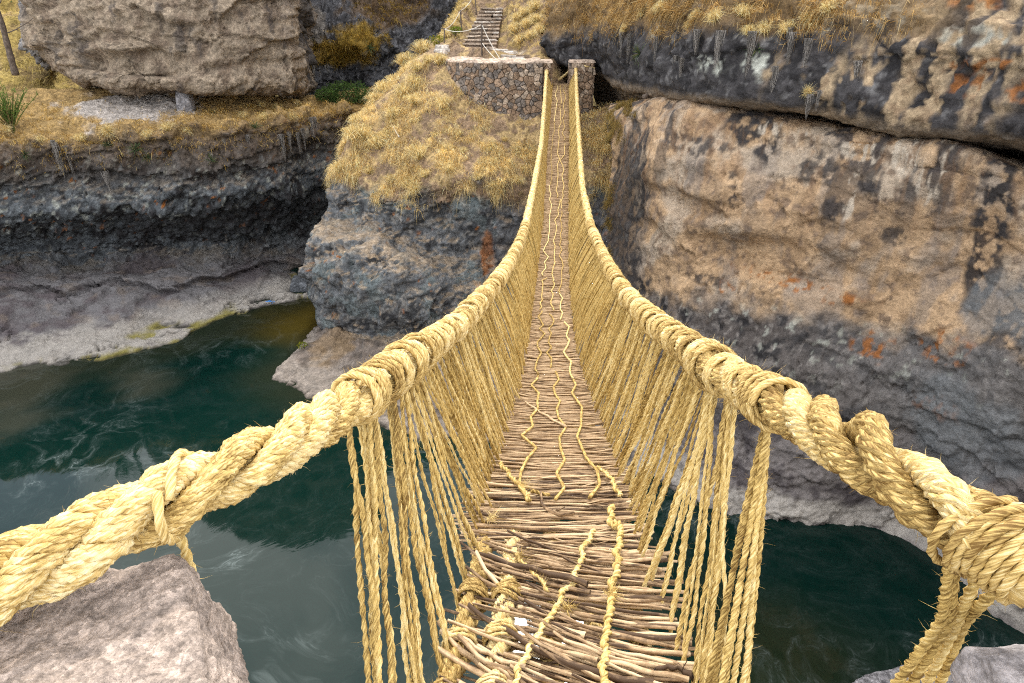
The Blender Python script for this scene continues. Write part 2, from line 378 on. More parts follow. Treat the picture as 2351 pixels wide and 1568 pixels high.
# --- left lower cliff with its ledge, undercut and water-worn shelf
YL = [[36,33,30,29.5,28.5,30,28,26.5,25.5]]
def cl_(xs, ys, Ys, w, vert=False):           # one control column: x (number or list), y list, Y list, waterline pixel
    if np.isscalar(xs): xs = [xs]*len(ys)
    if vert: Ys = list(Ys); Ys[3] = Ys[2]+.15; Ys[4] = Ys[2]-.05; Ys[5] = Ys[2]+2.4; Ys[6] = max(Ys[6], Ys[2]+1.3)
    c = [P(x, y, Y) for x, y, Y in zip(xs, ys, Ys)]
    if w:
        b = Wp(*w); c.append(b)
        back = norm(np.array([b[0]*0.35, b[1], 0])[None])[0]
        c.append(b+np.array([0, 0, -1.2])-back*0.9); c.append(b+np.array([0,0,-3.0])-back*1.2)
    return c
left_cols = [
    cl_(-900, [170,280,370,460,540,620,700,780,880], [34,31,27.5,27,26.5,28,26,24.5,23.5], (-900,980), True),
    cl_(-500, [180,270,340,440,510,590,650,720,800], [36,33,30,29.5,28.5,30,28.5,27.2,26], (-500,900), True),
    cl_(-150, [200,272,330,425,500,575,630,700,785], [37.3,34.8,32,31.5,31,32.5,31,29.5,27.7], (-150,872), True),
    cl_(0,   [205,268,325,420,500,570,620,690,780], [38,35.5,33,32.5,32,33.5,32,30.5,28.6], (0,855), True),
    cl_(100, [205,262,322,415,495,565,622,688,770], [38.6,36.2,33.7,33.2,32.4,34.2,33,31.4,29.4], (95,845), True),
    cl_(250, [205,255,315,410,490,560,625,680,758], [39.5,37,34.5,34,33,35,34,32.5,30.6], (262,812), True),
    cl_(400, [210,252,308,405,480,552,612,660,728], [40.2,38,35.5,35,34.2,36.4,35.8,34.4,32.4], (390,782), True),
    cl_(500, [215,250,300,400,470,542,600,640,702], [41,39,36.5,36,35.5,38,37.5,36.5,34], (505,735), True),
    cl_(640, [220,250,282,370,440,520,585,620,662], [43,41,38.5,38.5,39,41.3,41.5,39.5,37.2], (640,692), True),
    cl_(740, [215,240,265,350,430,510,570,620,652], [45,43,41,41,42,44.5,44,42,39], (735,685), True),
    cl_(900, [200,225,250,340,420,500,560,610,650], [47,45,44,44,45,46,46,45,42], (880,690), True),
]
def left_disp(p, u, v):
    shelf = sstep(5.6, 6.8, v)
    d = rock_disp(p, 0.45, 0.4, 0.1, strata=0.15, peb=0.2, crack=0.2, seed=2, saw=.5, sf=.4)*(1-shelf)
    d = d+shelf*rock_disp(p, 0.45, 0.10, 0.03, strata=0.1, crack=0.3, seed=8, saw=.35, sf=.6)
    vv_ = v+.40*fbm(p*.22, 3, 4)+.12*fbm(p*1.2,4,5); step = sstep(5.6,6.72,vv_)*sstep(6.80,6.74,vv_)-.35*sstep(6.72,6.80,vv_)*sstep(7.3,6.8,vv_)     # a broken layer edge runs along the shelf
    d = d+0.40*step*sstep(5.2,5.9,v)
    return d*np.where(v < 1.6, 0.45, 1), (step*sstep(5.2,5.9,v))[:,None]*np.array([.0,-.42,-.06])
BLUE = np.array([.098,.108,.118]); DARK = np.array([.035,.033,.035]); TANG = np.array([.25,.2,.155]); GREY = np.array([.16,.153,.158])
MAUVE = np.array([.105,.09,.095]); OCHRE = np.array([.33,.2,.06]); ORANGE = np.array([.42,.15,.03]); LICH = np.array([.42,.43,.38]); SOIL = np.array([.24,.165,.105])
def left_col(s):
    p = s.V; v = s.VV.ravel(); n1 = fbm(p*.35, 4, 50); n2 = fbm(p*1.3, 4, 51); n3 = fbm(p*3.5, 3, 52)
    c = mix(np.tile(BLUE, (len(p),1)), DARK, sstep(-.05,.35,n2+.5*n1))
    c = mix(c, [.15,.165,.175], sstep(.12,.5,n3+.4*fbm(p*.9,3,58)))
    c = mix(c, LICH, sstep(.32,.5, fbm(p*2.2,4,53))*sstep(6,3,v)*.8)
    c = mix(c, ORANGE, sstep(.4,.55, fbm(p*2.6,4,54))*sstep(6.2,4,v)*sstep(.0,.3,fbm(p*.5,2,57)))
    c = mix(c, [.13,.085,.05], sstep(3.6,2.0,v+.5*n2)*.75)
    c = mix(c, DARK, s.patch(560,500,7,1.5,3)*.6)
    sh = sstep(5.2,6.3,v+.35*n1)
    band = fbm(p*np.array([.12,.12,1.6])+.4*n1[:,None],4,59); g = mix(np.tile(GREY,(len(p),1)), MAUVE, sstep(-.1,.4,.5*n2+.35*n1+.7*band)); g = mix(g, [.2,.16,.13], sstep(.15,.5,fbm(p*.8,3,55))*.5)
    g = mix(g, MAUVE*.8, sstep(-8,-2,p[:,0]+2*n1)*.75)
    c = mix(c, g, sh); s.alpha = 1-.62*sh
    c = mix(c, [.25,.21,.165], sstep(.5,.85,s.N[:,2]+.15*n2)*sstep(2.5,3.2,v)*(1-sh)*.6)
    wl_ = sstep(.5,.2,np.abs(p[:,2]-WATER_Z-.35)+.25*n2)
    c = mix(c, [.40,.37,.33], wl_*sstep(7,8.2,v)*.75)
    c = mix(c, [.22,.19,.03], sstep(.16,.02,np.abs(p[:,2]-WATER_Z-.05))*sstep(.1,.3,n1+.2)*.9)
    c = mix(c, [.03,.028,.02], sstep(.10,.0,p[:,2]-WATER_Z-.05*n2)*.9)
    led = sstep(2.3,1.6,v+.3*n2)
    lc = mix(np.tile([.36,.24,.1],(len(p),1)), [.42,.38,.35], np.maximum(s.patch(300,245,3.2,.7,6), 0)*.95)
    return mix(c, lc, led)
S_left = Surf(left_cols, 420, 300, left_disp, left_col, 'cliff_left', 'dark blue-grey cliff with a grassy ledge above a water-worn shelf', M_rock)

# --- upper left overhanging block
def ups(x, Y, y, top=7.0):
    xs = [x]*len(y) if np.isscalar(x) else x
    return [P(a,b,c) for a,b,c in zip(xs,y,Y)]
ub_cols = [
    ups([70,74,78,80,90,110,130], [54,53,52,52,52,52,52], [-420,-180,10,80,105,125,135]),
    ups([60,62,64,68,95,125,140], [44,42,40.6,40.3,40.3,41,43], [-430,-180,12,88,128,150,158]),
    ups(150, [43.4,41,39,38.1,38.3,40,42], [-430,-180,20,112,160,172,176]),
    ups(260, [42.5,40,37.8,36.6,36.8,39,42], [-430,-180,30,120,186,199,203]),
    ups(360, [42.6,40,38,37.2,36.8,39.5,42], [-430,-180,30,125,195,205,208]),
    ups(460, [43,40.4,38.4,37.6,37.3,40,43], [-430,-180,30,130,202,210,213]),
    ups(620, [44.5,42,40.1,39.6,39.4,41.5,44], [-430,-180,30,125,204,209,211]),
    ups(685, [46,44,42,41.5,41.4,43,46], [-430,-180,20,110,190,198,201]),
    ups([700,705,715,725,735,745,750], [54,53,52,51,51,51,52], [-430,-180,20,110,180,190,195]),
]
for c_ in ub_cols[1:-1]:
    Yl = c_[4][1]
    for r_, dY in ((0,4.0),(1,1.6),(2,.35),(3,.1)):
        c_[r_] = c_[r_]*((Yl+dY)/c_[r_][1])
def ub_disp(p, u, v):
    d = rock_disp(p, 0.4, 0.45, 0.1, strata=0.15, peb=0.16, crack=0.2, seed=31, saw=.6, sf=.42)
    c = P(300, 150, 36.8); r = np.sqrt(((p[:,0]-c[0])/4.2)**2+((p[:,2]-c[2])/.75)**2)
    return d-0.75*sstep(1.1,.5,r+.35*fbm(p*.8,3,9))
def ub_col(s):
    p = s.V; n1 = fbm(p*.3,4,60); n2 = fbm(p*1.4,4,61); n3 = fbm(p*4,3,62)
    c = mix(np.tile([.31,.245,.18],(len(p),1)), [.2,.15,.11], sstep(-.1,.4,n2))
    c = mix(c, [.33,.31,.3], sstep(-4,6,(p[:,0]+11))*sstep(-.1,.25,n3+.4*n1)*.8)
    c = mix(c, [.23,.235,.25], sstep(-26.5,-28.5,p[:,0]+n1)*.8)
    c = mix(c, DARK*1.4, sstep(.3,.5,fbm(p*np.array([1.2,1.2,.35]),4,63))*.6)
    return mix(c, [.06,.055,.055], s.patch(700,60,1.1,4,7)*.9)
S_ub = Surf(ub_cols, 330, 200, ub_disp, ub_col, 'rock_block_left', 'tan conglomerate rock block overhanging the grassy ledge', M_rock)

# --- gully cliff behind the promontory
gl_cols = [ups([x]*7, [Y+6,Y+3.5,Y+1,Y-dy,Y,Y,Y+.5], [-430,-180,0,95,150,260,380]) for x, Y, dy in
           ((640,46,0),(720,47.5,.5),(790,49,2.2),(850,49,1.8),(910,50,.3),(980,50.5,0),(1060,51,0),(1150,52,0))]
def gl_col(s):
    p = s.V; n1 = fbm(p*.4,4,70); n2 = fbm(p*1.5,4,71)
    c = mix(np.tile([.11,.11,.12],(len(p),1)), DARK, sstep(-.1,.3,n2+.4*n1)); c = mix(c,[.2,.2,.21],sstep(.2,.5,fbm(p*3.4,3,72)))
    c = mix(c,[.27,.24,.21], s.patch(715,65,1.1,1.6,3)*.8)
    c = mix(c,[.3,.19,.03], np.maximum(s.patch(770,125,2.2,.9,4), s.patch(830,90,1.8,1.0,5))*.9)
    return mix(c,[.15,.09,.04], s.patch(900,20,3.,1.2,6)*.7)
S_gl = Surf(gl_cols, 230, 190, lambda p,u,v: rock_disp(p,.4,.5,.14,strata=.1,peb=.3,crack=.3,seed=44,saw=.5), gl_col, 'cliff_gully', 'dark lichened gully cliff behind the promontory', M_rock)

# --- promontory carrying the far abutment
pr_cols = [
    cl_([1010,960,900,830,800,790,790,800,830,800],[90,130,200,300,420,480,560,660,715,705],[45,44,43,42,41,41,40,39,38,37.5],(790,697)),
    cl_([1030,955,852,778,768,745,715,708,745,760],[88,150,250,365,440,500,545,640,735,742],[40.5,39,37.5,35.6,35.2,34.6,32.3,31.6,31.4,31.2],(652,842)),
    cl_([1050,1000,910,830,815,790,770,760,800,790],[95,165,255,395,450,505,560,655,752,775],[40,38.2,36.4,34.4,34.1,33.6,31,30,29.9,29.1],(690,885)),
    cl_([1065,1030,960,900,890,870,855,845,870,850],[105,190,275,440,475,530,580,670,765,812],[39.6,37.5,35.4,32.9,32.8,32.4,29.9,28.9,29.2,27.3],(760,930)),
    cl_([1100,1080,1040,1000,990,970,960,955,960,930],[112,230,312,408,490,570,610,690,772,855],[39,36.9,34.8,32.7,32.5,32,30,29.2,29.0,25.3],(880,988)),
    cl_([1180,1165,1150,1130,1120,1110,1100,1100,1095,1095],[125,275,340,415,510,600,650,715,785,885],[38.6,35.9,34,32.4,32.2,31.8,31,30.0,28.2,24.0],(1093,1013)),
    cl_(1270,[135,292,350,440,520,610,690,770,830,905],[38.8,35.7,34.3,33,32.7,32.2,31.2,28.8,26.2,23.4],(1270,1035)),
    cl_(1360,[238,256,305,400,500,600,700,780,850,930],[43,37.2,35,33.5,33,32.2,30.6,28.2,25.4,22.6],(1360,1060)),
    cl_(1480,[232,248,300,400,500,600,700,800,880,965],[43,36,33.2,32.5,31.8,30.8,29.5,27,24.5,22],(1480,1098)),
    cl_(1600,[240,262,310,400,500,600,700,800,880,990],[39,34,32,31.5,31,30,28,26,23.5,21.5],(1600,1150)),
]
def pr_disp(p, u, v):
    grass = sstep(3.5, 2.7, v)
    d = rock_disp(p, .5, .42, .05, strata=.06, peb=.08, crack=.2, seed=15, saw=.28, sf=.33)*(1-grass)+grass*rock_disp(p, .3, .12, .05, seed=16)
    base = sstep(8.2, 8.8, v)
    return d*(1-base)+base*rock_disp(p,.35,.2,.06,strata=.1,peb=.1,crack=.15,seed=17)
def pr_col(s):
    p = s.V; v = s.VV.ravel(); n1 = fbm(p*.4,4,80); n2 = fbm(p*1.5,4,81); n3 = fbm(p*3.6,3,82)
    c = mix(np.tile([.145,.152,.16],(len(p),1)), [.055,.057,.062], sstep(.0,.4,n2+.5*n1)); c = mix(c,[.25,.24,.225],sstep(.16,.5,n3+.2*n1))
    c = mix(c, [.17,.21,.215], sstep(.1,.4,fbm(p*.7,3,83))*.6)
    c = mix(c, ORANGE, np.maximum(s.patch(1120,590,.35,1.3,4,.4,2.5), sstep(.4,.55,fbm(p*2.4,4,84))*sstep(.05,.3,fbm(p*.5,2,87)))*.8)
    c = mix(c, mix(np.tile([.34,.25,.16],(len(p),1)),[.25,.2,.15],sstep(-.1,.3,n3)), sstep(.5,.85,s.N[:,2]+.25*n2)*sstep(3.3,3.8,v)*.7)
    c = mix(c, mix(np.tile([.175,.143,.125],(len(p),1)),[.09,.074,.066],sstep(-.1,.35,n2)), sstep(8.3,8.9,v+.4*n2)*.85); c = mix(c,[.3,.2,.1],s.patch(760,800,1.0,.7,8)*.5)
    c = mix(c, [.11,.105,.11], sstep(-2.5,1.5,p[:,0]+2*n1)*sstep(3.2,4.2,v)*.65)
    so = mix(np.tile(SOIL*1.15,(len(p),1)), [.46,.33,.16], sstep(-.15,.2,n2)); so = mix(so,[.2,.14,.095],sstep(.15,.45,n1))
    c = mix(c, so, sstep(3.75,3.1,v+.55*n2+.3*n1))
    c = mix(c, [.36,.32,.28], sstep(.3,.1,np.abs(p[:,2]-WATER_Z-.2)+.2*n2)*.4); c = mix(c,[.035,.03,.022],sstep(.1,.0,p[:,2]-WATER_Z-.05*n2)*.9); s.alpha = 1-.35*sstep(8.2,8.8,v)
    return c
S_pr = Surf(pr_cols, 375, 325, pr_disp, pr_col, 'promontory', 'rocky promontory with dry grassy slope below the far stone abutment', M_rock)

# --- right lower cliff
def re_(x, ys, Ys, w): return cl_(x, ys, Ys, w)
rl_cols = [
    re_(1400,[236,262,330,450,560,680,800,920],[35,31,29.4,28.4,27.4,26.3,24.7,23.1],(1400,1075)),
    re_(1490,[226,238,320,450,570,700,830,980],[32,27.2,25.6,24.9,24.3,23.5,22.4,21],(1490,1100)),
    re_(1560,[216,226,325,450,570,700,835,995],[30,25.2,24.0,23.4,22.9,22.2,21.1,19.8],(1560,1130)),
    re_(1650,[230,245,330,450,570,700,840,1010],[28.5,23.8,22.7,22.2,22.0,21.3,20.2,19.0],(1650,1162)),
    re_(1850,[260,275,350,460,580,710,850,1040],[26.5,21.7,20.8,20.5,20.2,19.5,18.6,17.6],(1857,1200)),
    re_(2050,[294,309,380,480,600,730,870,1060],[24.5,19.8,19.1,18.9,18.6,18.1,17.4,16.8],(2061,1234)),
    re_(2200,[324,337,400,500,620,750,900,1100],[23,18.4,17.8,17.5,17.2,16.7,16,15.3],(2198,1328)),
    re_(2351,[374,387,440,530,650,780,930,1130],[21.5,17,16.4,16.1,15.8,15.3,14.6,13.9],(2351,1440)),
    re_(2700,[470,480,540,640,760,900,1060,1280],[18,14,13.5,13.1,12.8,12.3,11.7,11],(2650,1650)),
    re_(3200,[640,650,720,830,960,1110,1290,1520],[15,11.2,10.9,10.6,10.4,10.1,9.8,9.3],(3000,1850)),
]
def rl_disp(p, u, v):
    low = sstep(4.6, 5.8, v)
    d = rock_disp(p, .5, .17, .04, strata=.06, peb=.04, crack=.1, seed=61, bs=.24, saw=.13, sf=.36)
    d = d*(1-.3*low)+low*rock_disp(p, .25, .2, .06, strata=.06, crack=.05, seed=63, saw=.13, sf=.5)
    edge = sstep(0.9, 1.6, v)
    c = P(1800, 610, 20.3); r = np.sqrt(((p[:,0]-c[0])/2.9)**2+((p[:,2]-c[2])/.9)**2)   # shallow arched hollow low on the tan face
    d = d-0.45*sstep(1.1,.4,r+.2*fbm(p*.6,3,5))
    c = P(1600, 480, 22.4); r = np.sqrt(((p[:,0]-c[0])/1.3)**2+((p[:,2]-c[2])/.5)**2)
    d = d-0.3*sstep(1.1,.4,r+.3*fbm(p*.9,3,6))
    return d*(.35+.65*edge)
TAN = np.array([.53,.365,.22])
def rl_col(s):
    p = s.V; v = s.VV.ravel(); n1 = fbm(p*.3,4,90); n2 = fbm(p*1.2,4,91); n3 = fbm(p*3.4,4,92)
    c = mix(np.tile(TAN,(len(p),1)), [.40,.27,.16], sstep(-.15,.3,n2)); c = mix(c,[.47,.375,.28],sstep(0,.4,fbm(p*.6,4,93)))
    c = mix(c,[.22,.155,.11], sstep(.18,.45,n3+.5*n2)*.8)
    c = mix(c,[.30,.25,.21], sstep(.05,.3,fbm(p*np.array([1.1,1.1,.3]),4,94))*.55)
    blk = np.zeros(len(p))
    for k,(x,y,rx,rz) in enumerate([(1430,500,1.15,4.6),(1420,700,1.3,2.2),(1470,420,.55,1.2),(1760,330,.35,.9),(1710,290,.5,.5),(2260,520,.33,1.9),(2240,640,.28,.9),(2330,760,.45,1.7),(1870,390,.5,.55),(1920,475,.35,.4),(1600,330,.9,.35),(2050,540,.25,.3),(2000,420,.3,.25),(1690,420,.2,.9),(1620,640,.6,.2)]):
        blk = np.maximum(blk, s.patch(x,y,rx,rz,100+k,.4,1.6)*(.95 if k<6 else .8))
    c = mix(c, DARK*1.1, blk*np.maximum(sstep(-.28,.02,n3+.35*fbm(p*np.array([2.5,2.5,.5]),3,97)), .85*sstep(6.2,4.4,p[:,0])))
    stk = fbm(p*np.array([1.3,1.3,.10]),4,98)
    c = mix(c, DARK*1.5, sstep(.10,.28,stk+.14*n3)*sstep(4.2,1.2,v+1.2*n1)*.88)
    c = mix(c, [.26,.15,.08], sstep(.1,.35,fbm(p*np.array([2.3,2.3,.2]),4,99))*sstep(4.6,2.,v)*.45)
    c = mix(c,[.14,.13,.12], sstep(.15,.4,n3)*s.patch(1400,480,1.6,4.5,3)*.6)
    low = sstep(4.75,5.25,v+.35*n2+.3*n1-.25*sstep(8,12,p[:,0]))
    lc = mix(np.tile([.105,.092,.086],(len(p),1)), DARK, sstep(0,.35,n2)); lc = mix(lc,[.19,.172,.16],sstep(.14,.45,n3+.3*n1))
    lc = mix(lc,[.215,.205,.2], sstep(8.5,11.5,p[:,0]+n1)*.55)
    lc = mix(lc, LICH*.9, sstep(.33,.5,fbm(p*2.6,4,95))*sstep(6.5,5.5,v)*.8)
    c = mix(c, lc, low)
    base = sstep(6.35,6.9,v+.35*n1); bc = mix(np.tile([.205,.185,.18],(len(p),1)),[.095,.083,.086],sstep(-.05,.35,n2+.3*n3))
    c = mix(c, bc, base)
    c = mix(c,[.45,.42,.38], sstep(.5,.15,np.abs(p[:,2]-WATER_Z-.35)+.25*n2)*.8)
    for k,(x,y,rx,rz) in enumerate([(1780,640,1.3,.22),(1900,680,.9,.25),(2160,800,.5,.6),(2150,930,.5,.4),(2000,790,.6,.4),(1660,660,.4,.2)]):
        c = mix(c, ORANGE*.85, s.patch(x,y,rx,rz,130+k,.6,3.0)*sstep(-.05,.3,n3+.2*n2)*.85)
    for k,(x,y,rx,rz) in enumerate([(1800,300,.8,.25),(2080,350,.4,.6),(2150,400,.3,.8),(1990,350,.8,.3),(1960,440,.2,.8)]):
        st = fbm(p*np.array([5,5,.7]),3,96)
        c = mix(c,[.58,.5,.4], s.patch(x,y,rx,rz,150+k,.5,2.0)*sstep(0,.35,st)*.9)
    s.alpha = .75-.3*base
    c = mix(c,[.2,.22,.235], np.maximum(s.patch(2290,700,.7,1.0,170), s.patch(2210,980,1.2,1.6,171))*.6)
    return c
S_rl = Surf(rl_cols, 460, 315, rl_disp, rl_col, 'cliff_right', 'tall tan cliff face stained black over layered grey river rock', M_rock_right)

# --- right upper overhanging block
ro_cols = [
    ups([1360,1310,1248,1252,1300,1350,1375],[52,49,46,45,44,44,46],[-520,-200,75,112,150,182,262]),
    ups([1380,1330,1262,1262,1318,1362,1385],[46,43,39.6,38.8,38.4,40,43],[-520,-200,66,112,158,186,264]),
    ups([1420,1400,1365,1362,1385,1400,1410],[46,42,38.6,38,37.4,39,42],[-520,-200,50,112,178,196,262]),
    ups([1470,1450,1425,1425,1435,1440,1445],[42,38,33.6,32.5,32,35,39],[-520,-200,45,118,200,210,262]),
    ups(1500,[36,33,29,27.3,27.2,31,37],[-520,-200,40,125,212,217,262]),
    ups(1600,[32.5,29.5,25.9,24.4,23.8,27,31],[-520,-200,45,135,228,234,236]),
    ups(1700,[30.5,27.5,24,22.6,22.2,26,29.5],[-520,-200,50,142,240,247,249]),
    ups(1900,[28,25.3,22.2,20.9,20.4,24,27.5],[-520,-200,50,152,264,272,274]),
    ups(2100,[26,23.4,20.4,19.1,18.6,22,25.5],[-520,-200,55,172,300,308,310]),
    ups(2351,[23,20.6,18,16.9,16.2,20,23],[-520,-200,60,195,338,352,357]),
    ups(2800,[19,17,14.6,13.6,13,16,19],[-520,-200,80,262,462,482,492]),
    ups(3200,[16,14,12,11.2,10.6,13,15],[-520,-200,120,330,610,640,650]),
]
for c_ in ro_cols[5:]:
    c_[6] = c_[6]+np.array([0,0,-1.2])
for c_ in ro_cols[2:]:
    Yl = c_[4][1]
    for r_, dY in ((0,6.0),(1,3.2),(2,.55),(3,.12)):
        c_[r_] = c_[r_]*((Yl+dY)/c_[r_][1])
def ro_disp(p, u, v):
    d = rock_disp(p,.3,.28,.08,strata=.1,peb=.16,crack=.15,seed=71,saw=.3,sf=.5)
    return d*np.where(v > 3.7, .4, 1)
def ro_col(s):
    p = s.V; v = s.VV.ravel(); n1 = fbm(p*.35,4,110); n2 = fbm(p*1.4,4,111); n3 = fbm(p*3.6,4,112)
    c = mix(np.tile([.062,.058,.06],(len(p),1)), DARK*.8, sstep(-.1,.3,n2)); c = mix(c,[.15,.145,.145],sstep(.22,.5,n3))
    tanm = np.maximum(np.maximum(s.patch(2000,220,2.4,1.4,180,.6,1.0), s.patch(2280,60,1.2,1.6,181,.6)), s.patch(2120,120,1.1,1.2,183))
    streak = fbm(p*np.array([1.7,1.7,.14]),4,113)
    tc_ = mix(np.tile([.40,.30,.19],(len(p),1)),[.27,.19,.12],sstep(-.1,.3,n3))
    c = mix(c, tc_, tanm*sstep(.12,-.1,streak-.05*n2))
    c = mix(c,[.3,.235,.17], sstep(3.75,3.95,v+.1*n2)*.7)
    c = mix(c, LICH, np.maximum.reduce([s.patch(1620,150,.5,.3,184,.5,3),s.patch(1735,150,.4,.4,185,.5,3),s.patch(1960,20,1.2,.5,186,.5,3),s.patch(2220,70,.6,.25,187,.5,3),s.patch(1500,60,.5,.4,188,.5,3)])*sstep(-.1,.15,n3))
    c = mix(c, ORANGE*.8, .8*np.maximum.reduce([s.patch(2200,180,.35,.45,190,.5,2),s.patch(2300,150,.5,.15,191,.5,2),s.patch(2340,210,.25,.25,192,.5,2),s.patch(2230,0,.5,.15,193,.5,2)])*sstep(-.05,.2,n3))
    c = mix(c,[.2,.13,.06], sstep(2.35,1.9,v+.4*n2)*sstep(12.3,10.4,p[:,0]+.6*n1)*.8)
    return c
S_ro = Surf(ro_cols, 400, 205, ro_disp, ro_col, 'rock_overhang_right', 'dark lichened rock block overhanging the tan cliff, grass on its brow', M_rock_right)

# --- hillside behind the far end with the landing and the stair slope
hs_cols = [
    ups([985,985,1015,1040,1065,1100],[41,44,47,49,53,62],[185,140,82,40,-10,-240]),
    ups([1018,1015,1032,1058,1080,1130],[38.6,41,44,46.5,50,58],[150,114,62,10,-60,-300]),
    ups([1085,1085,1087,1098,1110,1150],[37.8,41,44,46.5,50,58],[146,114,64,18,-60,-300]),
    ups([1150,1150,1150,1152,1160,1190],[37.6,41,44,46.5,50,58],[146,114,64,18,-60,-300]),
    ups([1190,1190,1185,1185,1190,1220],[37.6,40.6,43,45.2,49,57],[148,114,46,-6,-80,-320]),
    ups([1250,1250,1250,1250,1250,1260],[37.8,40,42.4,44.4,48,56],[165,96,36,-14,-90,-330]),
    ups([1330]*6,[46,46.5,47,48,50,56],[190,90,22,-40,-120,-350]),
    ups([1430]*6,[46,46.5,47,48,50,56],[200,80,0,-60,-150,-370]),
]
def hs_col(s):
    p = s.V; n1 = fbm(p*.5,4,120); n2 = fbm(p*1.8,4,121)
    c = mix(np.tile(SOIL,(len(p),1)),[.38,.27,.11],sstep(-.1,.25,n2)); return mix(c,[.42,.36,.3],s.patch(1130,122,2.2,.3,3)*.7)
S_hs = Surf(hs_cols, 140, 140, lambda p,u,v: rock_disp(p,.18,.1,.04,seed=80)*sstep(0,.8,v)*(1-.9*sstep(1.3,1.7,u)*sstep(3.7,3.3,u))-.22*sstep(1.5,1.9,u)*sstep(3.5,3.1,u)*sstep(.7,1.,v)*sstep(3.5,3.1,v), hs_col, 'hillside', 'dry earth hillside rising behind the stone steps', M_rock)

# --- grassy hill at the far left, rising beyond the rock block
hl_cols = [ups([x]*5,[36+d,40+d,45+d,52+d,62+d],[250,170,80,-80,-420]) for x,d in ((-900,-3),(-450,-1),(-150,0),(0,1.5),(90,3.5),(180,6))]
def hl_col(s):
    p = s.V; return mix(np.tile([.42,.31,.1],(len(p),1)),[.3,.21,.09],sstep(-.1,.3,fbm(p*1.1,4,130)))
S_hl = Surf(hl_cols, 140, 90, lambda p,u,v: rock_disp(p,.5,.35,.1,seed=90), hl_col, 'grassy_hill', 'sunlit straw-coloured hill beyond the tan rock block', M_rock)

# --- far canyon side, closes the view behind everything
bk = [[np.array([x, 66+4*math.sin(x*.1), z]) for z in (16,6,-4,-18)] for x in np.linspace(-110,110,12)]
def bk_col(s):
    p = s.V; return mix(np.tile([.36,.27,.11],(len(p),1)),[.16,.13,.1],sstep(-.1,.3,fbm(p*.25,4,140)))
Surf(bk, 150, 40, lambda p,u,v: rock_disp(p,2.0,.8,.2,seed=95,bs=.1), bk_col, 'far_hill', 'distant brown hill closing the canyon', M_rock)

# --- near bank under the camera
nb = []
for x, top, yt in ((-26,-3,4.5),(-14,-3,2.2),(-6,-2.7,.6),(-2.2,-2.5,.15),(-.9,-2.6,.3),(0,-2.62,.5),(.9,-2.6,.3),(2.4,-2.5,.2),(6,-3,.6),(12,-3.5,2.0),(26,-3,4)):
    nb.append([np.array([x,-8.,top+.8]), np.array([x,-2.5,top+.15]), np.array([x,yt-.5,top]), np.array([x,yt+.15,top-.3]),
               np.array([x,yt+.9,top-2.6]), np.array([x,yt+1.8,-8.5]), np.array([x,yt+3.0,-12.]), np.array([x,yt+4.5,-15.2]), np.array([x,yt+5.0,-17.])])
def nb_col(s):
    p = s.V; n = fbm(p*1.1,4,151); c = mix(np.tile([.3,.25,.21],(len(p),1)),[.13,.12,.12],sstep(-.1,.35,n)); return c
Surf(nb, 160, 90, lambda p,u,v: rock_disp(p,.2,.12,.05,strata=.1,crack=.1,seed=99)*sstep(1.2,3.4,v), nb_col, 'near_bank', 'rocky near bank below the bridgehead', M_rock)

